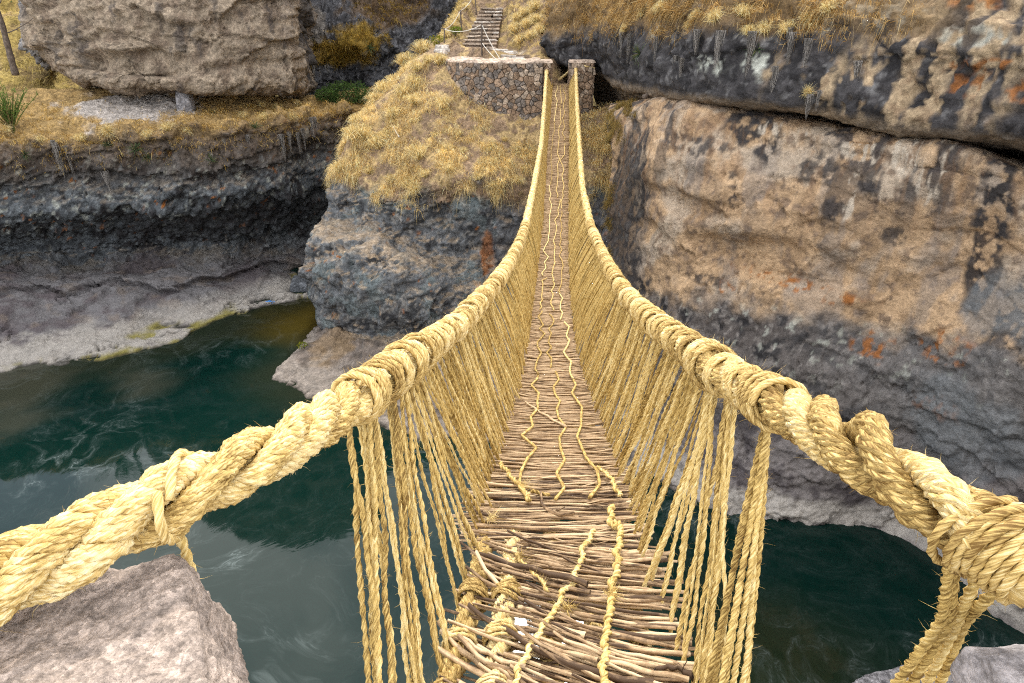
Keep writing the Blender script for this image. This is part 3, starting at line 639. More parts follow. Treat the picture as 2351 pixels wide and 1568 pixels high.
# ------------------------------------------------------------------ river
def build_water():
    m, ns, ln, b = new_mat('river_water')
    tc = nd(ns,'ShaderNodeTexCoord'); ob_ = tc.outputs['Object']
    w1 = nd(ns,'ShaderNodeTexNoise', Scale=0.16, Detail=2.0); ln.new(ob_, w1.inputs['Vector'])
    sc1 = nd(ns,'ShaderNodeVectorMath', operation='SCALE'); sc1.inputs['Scale'].default_value = 7.0; ln.new(w1.outputs['Color'], sc1.inputs[0])
    ad = nd(ns,'ShaderNodeVectorMath', operation='ADD'); ln.new(ob_, ad.inputs[0]); ln.new(sc1.outputs[0], ad.inputs[1])
    w2 = nd(ns,'ShaderNodeTexNoise', Scale=0.55, Detail=2.0); ln.new(ad.outputs[0], w2.inputs['Vector'])
    sc2 = nd(ns,'ShaderNodeVectorMath', operation='SCALE'); sc2.inputs['Scale'].default_value = 2.6; ln.new(w2.outputs['Color'], sc2.inputs[0])
    ad2 = nd(ns,'ShaderNodeVectorMath', operation='ADD'); ln.new(ad.outputs[0], ad2.inputs[0]); ln.new(sc2.outputs[0], ad2.inputs[1])
    f = nd(ns,'ShaderNodeTexNoise', Scale=0.62, Detail=4.0, Roughness=0.5); ln.new(ad2.outputs[0], f.inputs['Vector'])
    ab = nd(ns,'ShaderNodeMath', operation='SUBTRACT'); ab.inputs[1].default_value = 0.5; ln.new(f.outputs['Fac'], ab.inputs[0])
    ab2 = nd(ns,'ShaderNodeMath', operation='ABSOLUTE'); ln.new(ab.outputs[0], ab2.inputs[0])
    rf = ramp(ns,[(0.0,(1,1,1)),(0.012,(.42,.42,.42)),(0.085,(0,0,0))]); ln.new(ab2.outputs[0], rf.inputs['Fac'])
    rg = nd(ns,'ShaderNodeTexNoise', Scale=0.22, Detail=3.0); ln.new(ob_, rg.inputs['Vector'])
    rr = ramp(ns,[(0.5,(0.06,0.06,0.06)),(0.68,(1,1,1))]); ln.new(rg.outputs['Fac'], rr.inputs['Fac'])
    sp = nd(ns,'ShaderNodeTexNoise', Scale=9.0, Detail=3.0); ln.new(ad2.outputs[0], sp.inputs['Vector'])
    rs = ramp(ns,[(0.35,(.15,.15,.15)),(0.7,(1,1,1))]); ln.new(sp.outputs['Fac'], rs.inputs['Fac'])
    mm = nd(ns,'ShaderNodeMath', operation='MULTIPLY'); ln.new(rf.outputs['Color'], mm.inputs[0]); ln.new(rr.outputs['Color'], mm.inputs[1])
    mm2 = nd(ns,'ShaderNodeMath', operation='MULTIPLY'); ln.new(mm.outputs[0], mm2.inputs[0]); ln.new(rs.outputs['Color'], mm2.inputs[1])
    mm3 = nd(ns,'ShaderNodeMath', operation='MULTIPLY'); mm3.inputs[1].default_value = 0.48; ln.new(mm2.outputs[0], mm3.inputs[0])
    vc = nd(ns,'ShaderNodeVertexColor', layer_name='Col')
    mm4 = nd(ns,'ShaderNodeMath', operation='MULTIPLY'); ln.new(mm3.outputs[0], mm4.inputs[0]); ln.new(vc.outputs['Alpha'], mm4.inputs[1])
    mx = nd(ns,'ShaderNodeMix', data_type='RGBA'); ln.new(mm4.outputs[0], mx.inputs['Factor']); ln.new(vc.outputs['Color'], mx.inputs['A'])
    mx.inputs['B'].default_value = (.42,.5,.5,1)
    ln.new(mx.outputs['Result'], b.inputs['Base Color'])
    b.inputs['Roughness'].default_value = 0.04; b.inputs['IOR'].default_value = 1.33
    bn = nd(ns,'ShaderNodeTexNoise', Scale=1.6, Detail=3.0); ln.new(ad2.outputs[0], bn.inputs['Vector'])
    bp = nd(ns,'ShaderNodeBump', Strength=0.05, Distance=0.05); ln.new(bn.outputs['Fac'], bp.inputs['Height']); ln.new(bp.outputs[0], b.inputs['Normal'])
    xs = np.linspace(-70,70,161); ys = np.linspace(-10,64,86)
    X, Y = np.meshgrid(xs, ys, indexing='ij'); V = np.stack([X,Y,np.full_like(X,WATER_Z)],-1).reshape(-1,3)
    i = np.arange(len(xs)-1)[:,None]*len(ys); j = np.arange(len(ys)-1)[None]
    F = np.stack([i+j,i+len(ys)+j,i+len(ys)+j+1,i+j+1],-1).reshape(-1,4)
    c = np.tile([.0018,.0135,.0105],(len(V),1)); n = fbm(V*.25,3,160)
    sh = [Wp(a,b_) for a,b_ in ((0,870),(100,858),(262,825),(390,795),(505,748),(640,702),(700,690),(735,700),(740,740),(700,790),(655,845),(690,895),(760,935))]
    dmin = np.min([np.hypot(V[:,0]-q[0], V[:,1]-q[1]) for q in sh], 0)
    c = mix(c,[.02,.022,.012], sstep(3.2,.4,dmin+1.2*n)*.7)
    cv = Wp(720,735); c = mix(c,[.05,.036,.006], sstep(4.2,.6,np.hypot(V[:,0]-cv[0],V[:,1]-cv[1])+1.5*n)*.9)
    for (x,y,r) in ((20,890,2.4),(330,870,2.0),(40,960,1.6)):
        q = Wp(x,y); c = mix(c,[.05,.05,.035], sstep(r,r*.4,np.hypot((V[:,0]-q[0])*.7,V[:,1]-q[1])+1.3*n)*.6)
    q = Wp(1830,1530); c = mix(c,[.010,.016,.007], sstep(3.2,.5,np.hypot((V[:,0]-q[0])*.7,V[:,1]-q[1])+1.2*n)*.85)
    c = np.c_[c, .22+.78*sstep(25,17,V[:,1]+2*n)]
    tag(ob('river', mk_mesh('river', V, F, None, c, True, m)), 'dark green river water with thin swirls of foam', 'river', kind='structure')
build_water()

# ------------------------------------------------------------------ rope bridge
RY  = np.array([.35,.7,1.05,1.21,1.5,2.08,2.58,3.29,4.63,6.39,9.37,14.7,20.3,26.7,32,36.5,37.6,38.4])
RD  = np.array([1.3,1.2,1.12,1.075,1.096,1.26,1.43,1.69,2.14,2.65,3.39,4.36,4.78,4.42,3.5,2.5,2.25,2.3])
DY  = np.array([.9,1.6,2.08,3.29,4.63,6.39,9.37,14.7,20.3,26.7,32,36.0,37.6])
DD  = np.array([2.3,2.37,2.45,2.82,3.27,3.80,4.53,5.46,5.87,5.45,4.4,3.42,3.1])
def smooth_interp(x, xp, fp):
    """Catmull-Rom through unevenly spaced knots (finite-difference slopes)"""
    m = np.gradient(fp, xp); k = np.clip(np.searchsorted(xp, x)-1, 0, len(xp)-2)
    h = xp[k+1]-xp[k]; t = np.clip((x-xp[k])/h, 0, 1)
    return (2*t**3-3*t**2+1)*fp[k]+(t**3-2*t**2+t)*h*m[k]+(-2*t**3+3*t**2)*fp[k+1]+(t**3-t**2)*h*m[k+1]
RL = np.array([(1251,120),(1256,150),(1250,240),(1243,330),(1225,430),(1206,520),(1192,560),(1165,610),(1138,650),(1112,680),(1058,740),(975,800),(895,860),(828,910),(735,970),(610,1040),(470,1110),(330,1180),(180,1250),(0,1335),(-350,1480),(-900,1700)],float)
RR = np.array([(1322,120),(1322,150),(1325,240),(1330,330),(1337,430),(1356,520),(1373,560),(1397,610),(1420,650),(1441,680),(1500,740),(1582,800),(1662,860),(1752,910),(1858,970),(1962,1040),(2082,1110),(2200,1180),(2296,1250),(2400,1335),(2750,1480),(3300,1700)],float)
DLp = np.array([(1268,150),(1268,190),(1258,300),(1250,400),(1245,500),(1233,600),(1219,700),(1205,800),(1183,900),(1145,1000),(1110,1100),(1090,1200),(1070,1300),(1035,1400),(1000,1500),(975,1600),(930,1800)],float)
DRp = np.array([(1306,150),(1306,190),(1308,300),(1306,400),(1306,500),(1306,600),(1312,700),(1326,800),(1358,900),(1400,1000),(1440,1100),(1462,1200),(1485,1300),(1520,1400),(1560,1500),(1590,1600),(1640,1800)],float)
def line3(Y, yk, dk, pxt):
    d = smooth_interp(Y, yk, dk); py = CYP+FPX*np.tan(np.arctan2(d, Y)-PITCH)
    px = np.interp(py, pxt[:,1], pxt[:,0]); Z = Y*CT+d*ST
    return np.stack([(px-CXP)/FPX*Z, Y, -d], -1)
def smooth_path(p, k):
    w = np.hanning(2*k+3)[1:-1]; w /= w.sum(); q = np.concatenate([np.repeat(p[:1],k,0)*1.0, p, np.repeat(p[-1:],k,0)])
    ext = np.arange(k,0,-1)[:,None]; q[:k] = p[0]-(p[1]-p[0])*ext; q[-k:] = p[-1]+(p[-1]-p[-2])*ext[::-1]
    return np.stack([np.convolve(q[:,i], w, 'valid') for i in range(3)], -1)
def resample(p, ds):
    s = np.concatenate([[0], np.cumsum(np.linalg.norm(np.diff(p,axis=0),axis=1))]); n = max(2, int(s[-1]/ds)+1)
    t = np.linspace(0, s[-1], n); return np.stack([np.interp(t, s, p[:,i]) for i in range(3)], -1)
Yfine = np.concatenate([np.linspace(.55,6,546), np.linspace(6.05,37.9,640)])
railpath = {}
for sgn, tab in ((-1,RL),(1,RR)):
    q = line3(Yfine, RY, RD, tab); q = resample(q, 0.02); railpath[sgn] = smooth_path(q, 14)
Ydk = np.linspace(1.0,37.4,1820)
edgeL = smooth_path(line3(Ydk, DY, DD, DLp), 22); edgeR = smooth_path(line3(Ydk, DY, DD, DRp), 22)
def on_rail(sgn, Y):
    p = railpath[sgn]; return np.array([np.interp(Y, p[:,1], p[:,0]), Y, np.interp(Y, p[:,1], p[:,2])])
def deck(Y, f):
    Y = np.asarray(Y, float)
    l = np.stack([np.interp(Y,Ydk,edgeL[:,0]), Y, np.interp(Y,Ydk,edgeL[:,2])],-1); r = np.stack([np.interp(Y,Ydk,edgeR[:,0]), Y, np.interp(Y,Ydk,edgeR[:,2])],-1)
    f = np.asarray(f, float); p = l+(r-l)*f[...,None]; p[...,2] -= .10*(1-(2*f-1)**2)
    return p
bridge = empty('rope_bridge', (0.15, 1.6, -2.4)); bridge.location = (0,0,0)
tag(bridge, 'long sagging straw rope bridge with a twig deck across the river', 'rope bridge')

def frames(path):
    T = norm(np.gradient(path,axis=0)); up = np.tile([0,0,1.],(len(path),1)); N = norm(np.cross(up,T)); B = np.cross(T,N); return T,N,B
def detailed_rail(sgn, rail_ob):
    p = railpath[sgn]; k = int(np.searchsorted(p[:,1], 6.5)); p = resample(p[:k], 0.0075); k36 = int(np.searchsorted(p[:,1], 3.4))
    s = np.arange(len(p))*0.0075; T,N,B = frames(p); Ltot = s[-1]
    sr = 0.040; off0 = 0.0445
    # the lay loosens towards the anchorage, with a few strand bulges
    wig = 1+0.10*np.interp(s, np.linspace(0,Ltot,14), rng.normal(size=14))
    off = off0*np.interp(s,[0,.35,.8,1.3,Ltot],([1.9,1.6,1.15,1.0,.95] if sgn<0 else [1.15,1.15,1.1,1.05,.95]))*wig
    pitch = 0.56
    for st in range(3):
        th = sgn*2*math.pi*s/pitch+st*2*math.pi/3+.5*np.interp(s, np.linspace(0,Ltot,9), rng.normal(size=9)*.5)
        th = smooth1(th, 25)
        rad = smooth1(sr*np.interp(s,[0,.5,1.2],[1.25,1.15,1.0])*(1+.10*np.interp(s, np.linspace(0,Ltot,16), rng.normal(size=16))), 25)
        bul = np.zeros_like(s)
        if sgn > 0:
            for (px,py,stt) in ((1985,1010,0),(2235,1145,1),(1830,935,2)):
                Yk = np.interp(px, RR[:,0], RR[:,1]); 
                j = np.argmin(np.abs(proj(p)[0]-px)); 
                if stt == st: bul += .034*np.exp(-((s-s[j])/.085)**2)
        sc = p+(off+bul*.6)[:,None]*(np.cos(th)[:,None]*N+np.sin(th)[:,None]*B)
        if bul.max() > 0: sc[:,2] += bul*.9
        sT,sN,sB = frames(sc)
        mb = MB(); nc = 8
        for c in range(nc):
            ph = -sgn*2*math.pi*s/0.15+c*2*math.pi/nc+smooth1(np.interp(s,np.linspace(0,Ltot,40),rng.normal(size=40)*.10),15)
            rr = rad-.0115+smooth1(rng.normal(size=len(s))*.008,9)
            path = sc+rr[:,None]*(np.cos(ph)[:,None]*sN+np.sin(ph)[:,None]*sB)
            refv = sT
            cr_ = smooth1(.0122*(1+rng.normal(size=len(s))*.35),7); u_ = rng.random()*50; f_ = rng.random()*6
            V,F,U = tube(path[:k36], cr_[:k36], 8, 2, .34, sgn*math.pi/.05, f_, ref=refv[:k36], u0=u_, caps=False); mb.add(V,F,U)
            V,F,U = tube(path[k36-1::2], cr_[k36-1::2], 6, 2, .25, sgn*math.pi/.05, f_, ref=refv[k36-1::2], u0=u_, caps=False); mb.add(V,F,U)
        # core so that no gap shows through
        V,F,U = tube(sc[::4], rad[::4]*.72, 8); mb.add(V,F,U)
        n = 3600; k = (5+(len(s)-10)*rng.random(n)**1.6).astype(int); a = rng.random(n)*2*math.pi
        rd = np.cos(a)[:,None]*sN[k]+np.sin(a)[:,None]*sB[k]
        hairs(mb, sc[k]+rd*rad[k][:,None]*.93, norm(rd*.35+sT[k]*rng.normal(size=(n,1))*.9+rng.normal(size=(n,3))*.3), .006+.03*rng.random(n)**3, .0007)
        ob('strand', mb.mesh('strand', M_rope), rail_ob)
def smooth1(x, k):
    w = np.hanning(2*k+3)[1:-1]; w /= w.sum(); return np.convolve(np.pad(x,k,mode='edge'), w, 'valid')
def ridged_prof(R, big=.2, cords=13, p1=.6, p2=.15, a2=.0035):
    def f(s,a):
        t = a-2*math.pi*s/p1
        return R*big*(np.abs(np.cos(1.5*t))-.6)+a2*(np.abs(np.cos(cords*.5*(a+2*math.pi*s/p2)))-.5)
    return f

# coil variants: a wrapped lashing of several turns of cord, axis along local X
coil_meshes = []
for v in range(20):
    mb = MB(); wd = rng.uniform(.05,.10)
    for c in range(rng.integers(2,4)):
        nt = rng.uniform(1.6,3.2); n = int(nt*28); t = np.linspace(0,1,n); a = t*nt*2*math.pi+rng.random()*6.28
        R = .082+.006*c+.006*np.sin(math.pi*t)+.004*np.sin(t*11+v); tl = rng.normal()*.022; x0 = rng.normal()*.018
        x = x0+(t-.5)*wd*rng.uniform(.7,1.2)+tl*np.cos(a+rng.random()*6)+.006*np.sin(a*2.3+v)
        path = np.stack([x, R*np.cos(a), R*np.sin(a)],-1)
        V,F,U = tube(path, .0088*rng.uniform(.9,1.15), 8, 2, .30, 85, v, ref=np.tile([1.,0,0],(n,1)), u0=rng.random()*40); mb.add(V,F,U)
    xx = np.linspace(-wd*.8,wd*.8,9)
    if v >= 10: V,F,U = tube(np.stack([xx,0*xx,0*xx],-1), .077*np.array([.6,.86,.97,1.02,1.03,1.02,.97,.86,.6]), 20, prof=lambda s_,a_: .004*np.cos(9*(a_+s_*40)))
    if v >= 10: mb.add(V,F,U)
    m = 130; aa = rng.random(m)*6.28; pt = np.stack([rng.uniform(-.6,.6,m)*wd, .09*np.cos(aa), .09*np.sin(aa)],-1)
    hairs(mb, pt, norm(pt*np.array([.3,1,1])+rng.normal(size=(m,3))*.07), rng.uniform(.01,.05,m), .0009)
    coil_meshes.append(mb.mesh('lashing', M_rope))
def axis_matrix(pos, T, roll=0., sc=(1,1,1)):
    T = Vector(T).normalized(); up = Vector((0,0,1)); N = up.cross(T).normalized(); B = T.cross(N)
    m = Matrix((T,N,B)).transposed().to_4x4() @ Matrix.Rotation(roll,4,'X') @ Matrix.Diagonal((*sc,1)).to_4x4()
    return Matrix.Translation(Vector(pos)) @ m

coil_sites = {-1:[], 1:[]}
for sgn in (-1,1):
    p = railpath[sgn]; far = resample(p[np.searchsorted(p[:,1],6.4):], 0.03)
    mb = MB(); k = np.searchsorted(far[:,1], 10.)
    V,F,U = tube(far[:k+1], .066, 24, prof=ridged_prof(.066), caps=False); mb.add(V,F,U)
    q = far[k::3]; V,F,U = tube(q, .054, 12, prof=ridged_prof(.054,.2,a2=0), caps=False); mb.add(V,F,U)
    # beads of lashing along the far half, too small to pick apart
    y = 15.0; 
    while y < 37.2:
        c = on_rail(sgn,y); c2 = on_rail(sgn,y+.03); T = norm((c2-c)[None])[0]
        t = np.linspace(-1,1,6); V,F,U = tube(c+T*t[:,None]*rng.uniform(.05,.08), .10*np.sqrt(np.clip(1-t**2*.8,.1,1))*rng.uniform(.85,1.15), 9, u0=rng.random()*40); mb.add(V,F,U)
        y += rng.uniform(.17,.24)
    rail = ob('handrail_rope', mb.mesh('handrail_rope', M_rope), bridge)
    rail['label'] = 'thick straw handrail rope, ' + ('its end running behind the big pinkish boulder' if sgn<0 else 'its lower end lumpy with bulging strands')
    detailed_rail(sgn, rail)
    ys = [2.12 if sgn<0 else 2.03]; 
    while ys[-1] < 15.0: ys.append(ys[-1]+(rng.uniform(.16,.30) if ys[-1]<5 else rng.uniform(.14,.22)))
    coil_sites[sgn] = ys
    for i,yy in enumerate(ys):
        c = on_rail(sgn,yy); T = on_rail(sgn,yy+.03)-on_rail(sgn,yy-.03)
        o = ob('lashing', coil_meshes[rng.integers(10)+(10 if yy>6.3 else 0)], rail); k = rng.uniform(.88,1.08)
        o.matrix_world = axis_matrix(c, T, rng.random()*6.28, (rng.uniform(.8,1.15),k,k))
# heavy lashings close to the anchorages and single loops
def coil_at(sgn, Y, turns, R, wd, cr, name='lashing', tilt=0.0, seedp=0):
    rail = [o for o in bridge.children if o.name.startswith('handrail_rope')][0 if sgn<0 else 1]
    c = on_rail(sgn,Y); T = norm((on_rail(sgn,Y+.04)-on_rail(sgn,Y-.04))[None])[0]; up = np.array([0,0,1.]); N = norm(np.cross(up,T)[None])[0]; B = np.cross(T,N)
    n = int(turns*40); t = np.linspace(0,1,n); a = t*turns*2*math.pi+seedp; x = (t-.5)*wd
    RR_ = R*(1+.04*np.sin(t*17))
    path = c+(x+tilt*np.cos(a)*R)[:,None]*T+(RR_*np.cos(a))[:,None]*N+(RR_*np.sin(a))[:,None]*B
    mb = MB(); V,F,U = tube(path, cr, 8, 2, .22, 60, 0, ref=np.tile(T,(n,1))); mb.add(V,F,U)
    if turns > 3:
        V,F,U = tube(c+T*np.linspace(-wd*.5,wd*.5,8)[:,None], R-.004, 20); mb.add(V,F,U)
    ob(name, mb.mesh(name, M_rope), rail)
coil_at(1, 1.12, 7, .098, .14, .0105, tilt=.3); coil_at(1,1.15,2.3,.108,.08,.0105,tilt=.55)
coil_at(-1, 1.29, 1.05, .094, .03, .0115, tilt=.75, seedp=2.2)
coil_at(-1, 2.02, 3, .088, .05, .0105, tilt=.2); coil_at(1, 1.93, 2, .09, .04, .011, tilt=.3); 

# ---- side cords
cord_meshes = []
for v in range(8):
    mb = MB(); n = 90; t = np.linspace(0,1,n)
    path = np.stack([.010*np.sin(t*5+v)*(1 if v%2 else -1)+.004*np.sin(t*17+v), .009*np.sin(t*6.3+v*2)+.004*np.sin(t*23+v), t],-1); path[[0,-1],:2] *= .2
    V,F,U = tube(path, .0098*(1+.1*np.sin(t*31+v)+.05*rng.normal(size=n)), 7, 2, .30, 2*math.pi/.085, v*1.3); mb.add(V,F,U)
    m = 60; k = rng.integers(2,n-2,m); a = rng.random(m)*6.28; rd = np.stack([np.cos(a),np.sin(a),rng.normal(size=m)*.7],-1)
    hairs(mb, path[k]+rd*np.array([.008,.008,0]), norm(rd), .01+.028*rng.random(m)**2, .0008)
    cord_meshes.append(mb.mesh('side_cord', M_cord))
BY = np.array([1.9,2.05,2.5,2.7,2.9,3.15,3.6,4.5,40]); BB = np.array([1.3,1.42,1.78,2.2,2.85,3.35,3.8,4.6,40])
def cord_ends(sgn, y):
    a = on_rail(sgn, y); yb = np.interp(y, BY, BB)
    b = deck(np.array([yb]), np.array([np.interp(yb,[1.35,1.65,1.9],[-.13,-.06,.05]) if sgn<0 else np.interp(yb,[1.9,2.4],[1.03,.99])]))[0]
    a = a+np.array([sgn*rng.uniform(-.03,.06),0,-.065]); b = b+np.array([sgn*rng.uniform(-.015,.05), rng.normal()*.03, rng.uniform(-.15,-.08)])
    return a, b
def place_cord(a, b, mesh, thick=1.0):
    b = b+np.array([rng.normal()*.012, rng.normal()*.03, 0])
    d = Vector(b)-Vector(a); L = d.length; q = d.to_track_quat('Z','Y')
    o = ob('side_cord', mesh, bridge); o.matrix_world = Matrix.Translation(Vector(a)) @ q.to_matrix().to_4x4() @ Matrix.Rotation(rng.random()*6.28,4,'Z') @ Matrix.Diagonal((thick,thick,L,1)).to_4x4()
    return o
ncord = 0
for sgn in (-1,1):
    y = 2.05 if sgn<0 else 2.36; cnt = 0; ylist = []
    while cnt < 146:
        k = int(rng.integers(2,6)) if y < 3.6 else int(rng.integers(3,8))
        for i in range(k):
            ylist.append(y); y += rng.uniform(.008,.018); cnt += 1
        y += rng.uniform(.05,.11) if y < 3.6 else rng.uniform(.05,.16)
    for yy in ylist:
        a,b = cord_ends(sgn,yy); place_cord(a,b,cord_meshes[rng.integers(8)], rng.uniform(.65,1.08)); ncord += 1
    yfar0 = y
    mb = MB(); y = yfar0
    while y < 37.2:
        a,b = cord_ends(sgn,y); lean = rng.normal()*.07; n = 7 if y > 12 else 16; t = np.linspace(0,1,n)[:,None]
        path = a+(b-a)*t+np.array([0,1,0])*lean*np.sin(t*3.14)+np.array([-sgn*.05,0,-.02])*np.sin(t*3.14)
        V,F,U = tube(path, (.0115 if y<12 else .0155)*rng.uniform(.8,1.2), 4 if y>12 else 5, 2 if y<=12 else 0, .3, 70, rng.random()*6, caps=False, u0=rng.random()*30); mb.add(V,F,U)
        y += (rng.uniform(.022,.04) if y < 14 else rng.uniform(.035,.065))+(rng.uniform(.04,.14) if rng.random() < (.22 if y < 12 else .14) else 0)
    o = ob('side_cord_curtain', mb.mesh('side_cord_curtain', M_cord), bridge); o['kind'] = 'stuff'; o['label'] = 'dense curtain of thin straw cords along the ' + ('downstream' if sgn<0 else 'cliff') + ' side of the far span'
# free cord tails
def free_cord(pts, r=.0105, name='loose_cord', tw=72):
    q = smooth_path(resample(np.array(pts,float), .012), 6); mb = MB()
    V,F,U = tube(q, r, 8, 2, .28, tw, 0); mb.add(V,F,U)
    m = int(len(q)*2.2); k = rng.integers(0,len(q),m); d = norm(rng.normal(size=(m,3))); hairs(mb, q[k]+d*r*.6, d, .01+.03*rng.random(m)**2, .0008)
    return ob(name, mb.mesh(name, M_cord), bridge)
a = on_rail(-1,1.27); free_cord([a+np.array([-.02,.03,-.06]), a+np.array([-.015,.03,-.16]), a+np.array([-.005,.02,-.26]), a+np.array([.0,.0,-.36])], .0115)
a = on_rail(1,1.15)
for dx,dy,ex in ((-.06,.03,-10),(-.03,.06,28),(.02,.03,66),(.04,-.02,100)):
    b = P(2045+ex,1600,1.33+rng.normal()*.02); free_cord([a+np.array([dx,dy,-.10]), a*.6+b*.4+np.array([0,0,-.02]), b, b+(b-a)*.9], .013)
for i in range(7):     # the thick bundle hanging from the first lashing on the cliff side
    a = on_rail(1,2.02+.012*i)+np.array([.02+.004*i,0,-.06]); b = deck(np.array([1.40+.025*i]),np.array([1.0+.035*(i%5)]))[0]
    free_cord([a, a*.6+b*.4+rng.normal(size=3)*.012, a*.25+b*.75+rng.normal(size=3)*.015, b], .0105)

def rope_cords(mb, p, sr=.030, off=.027, pitch=.42, nc=7, cr=.0098):
    n = len(p); s = np.concatenate([[0],np.cumsum(np.linalg.norm(np.diff(p,axis=0),axis=1))]); T,N,B = frames(p)
    for st in range(3):
        th = 2*math.pi*s/pitch+st*2.094; sc = p+off*(np.cos(th)[:,None]*N+np.sin(th)[:,None]*B); sT,sN,sB = frames(sc)
        for c in range(nc):
            ph = -2*math.pi*s/.125+c*2*math.pi/nc; rr = sr-cr+smooth1(rng.normal(size=n)*.008,6)
            V,F,U = tube(sc+rr[:,None]*(np.cos(ph)[:,None]*sN+np.sin(ph)[:,None]*sB), smooth1(cr*(1+rng.normal(size=n)*.3),5), 7, 2, .32, 62, c, ref=sT, u0=rng.random()*50, caps=False); mb.add(V,F,U)
        V,F,U = tube(sc[::3], sr*.7, 6); mb.add(V,F,U)
# ---- floor cables
for f in (.06,.24,.48,.70,.90):
    q = deck(np.linspace(1.02,8,500), np.full(500,f)); q[:,2] = deck(np.linspace(1.02,8,500), np.full(500,.5))[:,2]-.062+(.05 if f<.3 else 0)*sstep(3.3,2.9,q[:,1]); q2 = deck(np.linspace(8,37.3,300), np.full(300,f)); q2[:,2] = deck(np.linspace(8,37.3,300), np.full(300,.5))[:,2]-.07
    mb = MB(); kk_ = int(np.searchsorted(q[:,1],3.3)) if f < .3 else 0
    if kk_: rope_cords(mb, resample(smooth_path(q[:kk_+1],4),.011))
    V,F,U = tube(resample(q[max(kk_-1,0):],.02), .052, 14, prof=ridged_prof(.052,.22,11,.45,.11,.006)); mb.add(V,F,U)
    V,F,U = tube(q2, .052, 8, caps=False); mb.add(V,F,U)
    m = 900; k = rng.integers(0,240,m); d = norm(rng.normal(size=(m,3))+np.array([0,0,.6])); hairs(mb, q[k]+d*.05, d, rng.uniform(.015,.05,m), .0009)
    ob('floor_cable', mb.mesh('floor_cable', M_rope), bridge)
    for yy in np.arange(1.5,2.75,.33)+rng.uniform(-.1,.08):
        if f > .4 and yy < 2.7: continue
        c = deck(np.array([yy]),np.array([f]))[0]; c[2] = deck(np.array([yy]),np.array([.5]))[0][2]-.062+(.05 if f<.3 else 0); o = ob('cable_lashing', coil_meshes[rng.integers(10)], bridge)
        o.matrix_world = axis_matrix(c, (0.02,1,-.2), rng.random()*6, (.9,.8,.8))

# ---- deck of twigs
twig_meshes = []; twig_low = []
def twig(v, ns, n):
    t = np.linspace(-.5,.5,n); r_ = np.random.default_rng(100+v)
    b1,b2,b3 = r_.normal(size=3); 
    y = .022*b1*(t*2)**2+.018*b2*np.sin(t*5+b3)+.005*np.sin(t*23+b1); z = .012*b2*np.cos(t*4)+.010*b3*(t*2)**2+.004*np.sin(t*17+b2)
    path = np.stack([t, y-y.mean(), z-z.mean()],-1); r = .0105*np.interp(t,[-.5,.5],[1.15,.72])*(1+.10*np.sin(t*40+b1)*(r_.random(n)))
    return tube(path, r if v%2 else r[::-1], ns, u0=v*3.3)
for v in range(14):
    V,F,U = twig(v, 6, 13); mb = MB(); mb.add(V,F,U)
    if v % 4 == 0:
        sp = np.array([[.18,.0,.0],[.24,.02,.012],[.31,.03,.03]]); V,F,U = tube(sp,[.006,.005,.003],6); mb.add(V,F,U)
    twig_meshes.append(mb.mesh('twig', M_twig)); twig_low.append(twig(v,4,6))
def twig_matrix(y, f, ang, L, dz, th):
    c = deck(np.array([y]), np.array([f]))[0]; l = deck(np.array([y]),np.array([0.]))[0]; r = deck(np.array([y]),np.array([1.]))[0]
    c[2] = deck(np.array([y]),np.array([.5]))[0][2]*.35+c[2]*.65
    sl = math.atan2(np.interp(y+.1,Ydk,edgeL[:,2])-np.interp(y-.1,Ydk,edgeL[:,2]), .2)
    m = Matrix.Rotation(sl,4,'X') @ Matrix.Rotation(ang,4,'Z') @ Matrix.Rotation(rng.normal()*.025,4,'Y') @ Matrix.Rotation(rng.normal()*.2,4,'X')
    return Matrix.Translation(Vector((c[0],c[1],c[2]+dz))) @ m @ Matrix.Diagonal((L,th,th,1)).to_4x4()
bent = []
for v in range(10):
    t = np.linspace(-.5,.5,15); r_ = np.random.default_rng(300+v); b1,b2,b3 = r_.normal(size=3)
    yy = (.13+.05*b1)*(t-.5)**2+.010*b2*np.sin(t*7+b3)+.004*np.sin(t*25+b1); zz = .012*b3*np.cos(t*4)+.05*np.clip(-t-.1,0,1)*abs(b2)+.004*np.sin(t*19+b2)
    V,F,U = tube(np.stack([t,yy-yy.mean(),zz],-1), .0105*np.interp(t,[-.5,.5],[.8,1.15])*(1+.07*np.sin(t*40+b1)), 7, u0=v*3.1); mb = MB(); mb.add(V,F,U)
    if v%3 == 0: V,F,U = tube(np.array([[-.15,.02,0],[-.22,.0,.012],[-.30,-.005,.03]])+np.array([0,yy[5]-yy.mean(),0]),[.006,.005,.003],6); mb.add(V,F,U)
    bent.append(mb.mesh('twig', M_twig))
ntw = 0
def add_twig(y, f, ang, L, dz, th, meshes=None):
    global ntw
    meshes = meshes or twig_meshes
    o = ob('twig', meshes[rng.integers(len(meshes))], bridge); o.matrix_world = twig_matrix(y,f,ang,L,dz,th); ntw += 1
y = 1.42
while y < 2.86:      # near mat, laid askew; its outer ends fan apart on the open side
    w = float(np.interp(y,Ydk,edgeR[:,0])-np.interp(y,Ydk,edgeL[:,0]))
    L = w*rng.uniform(.62,1.08); fr = 1.06+rng.normal()*.05
    add_twig(y+rng.normal()*.012, fr-.47*L/w, -.16+rng.normal()*.06-.10*(2.4-y), L, rng.uniform(.0,.03), rng.uniform(.5,1.1), bent)
    y += rng.uniform(.0085,.0155)
for k in range(34):
    add_twig(rng.uniform(1.45,2.85), .55+rng.normal()*.05, -.2+rng.normal()*.08, rng.uniform(.8,1.05), rng.uniform(-.03,-.005), rng.uniform(.6,1.1), bent)
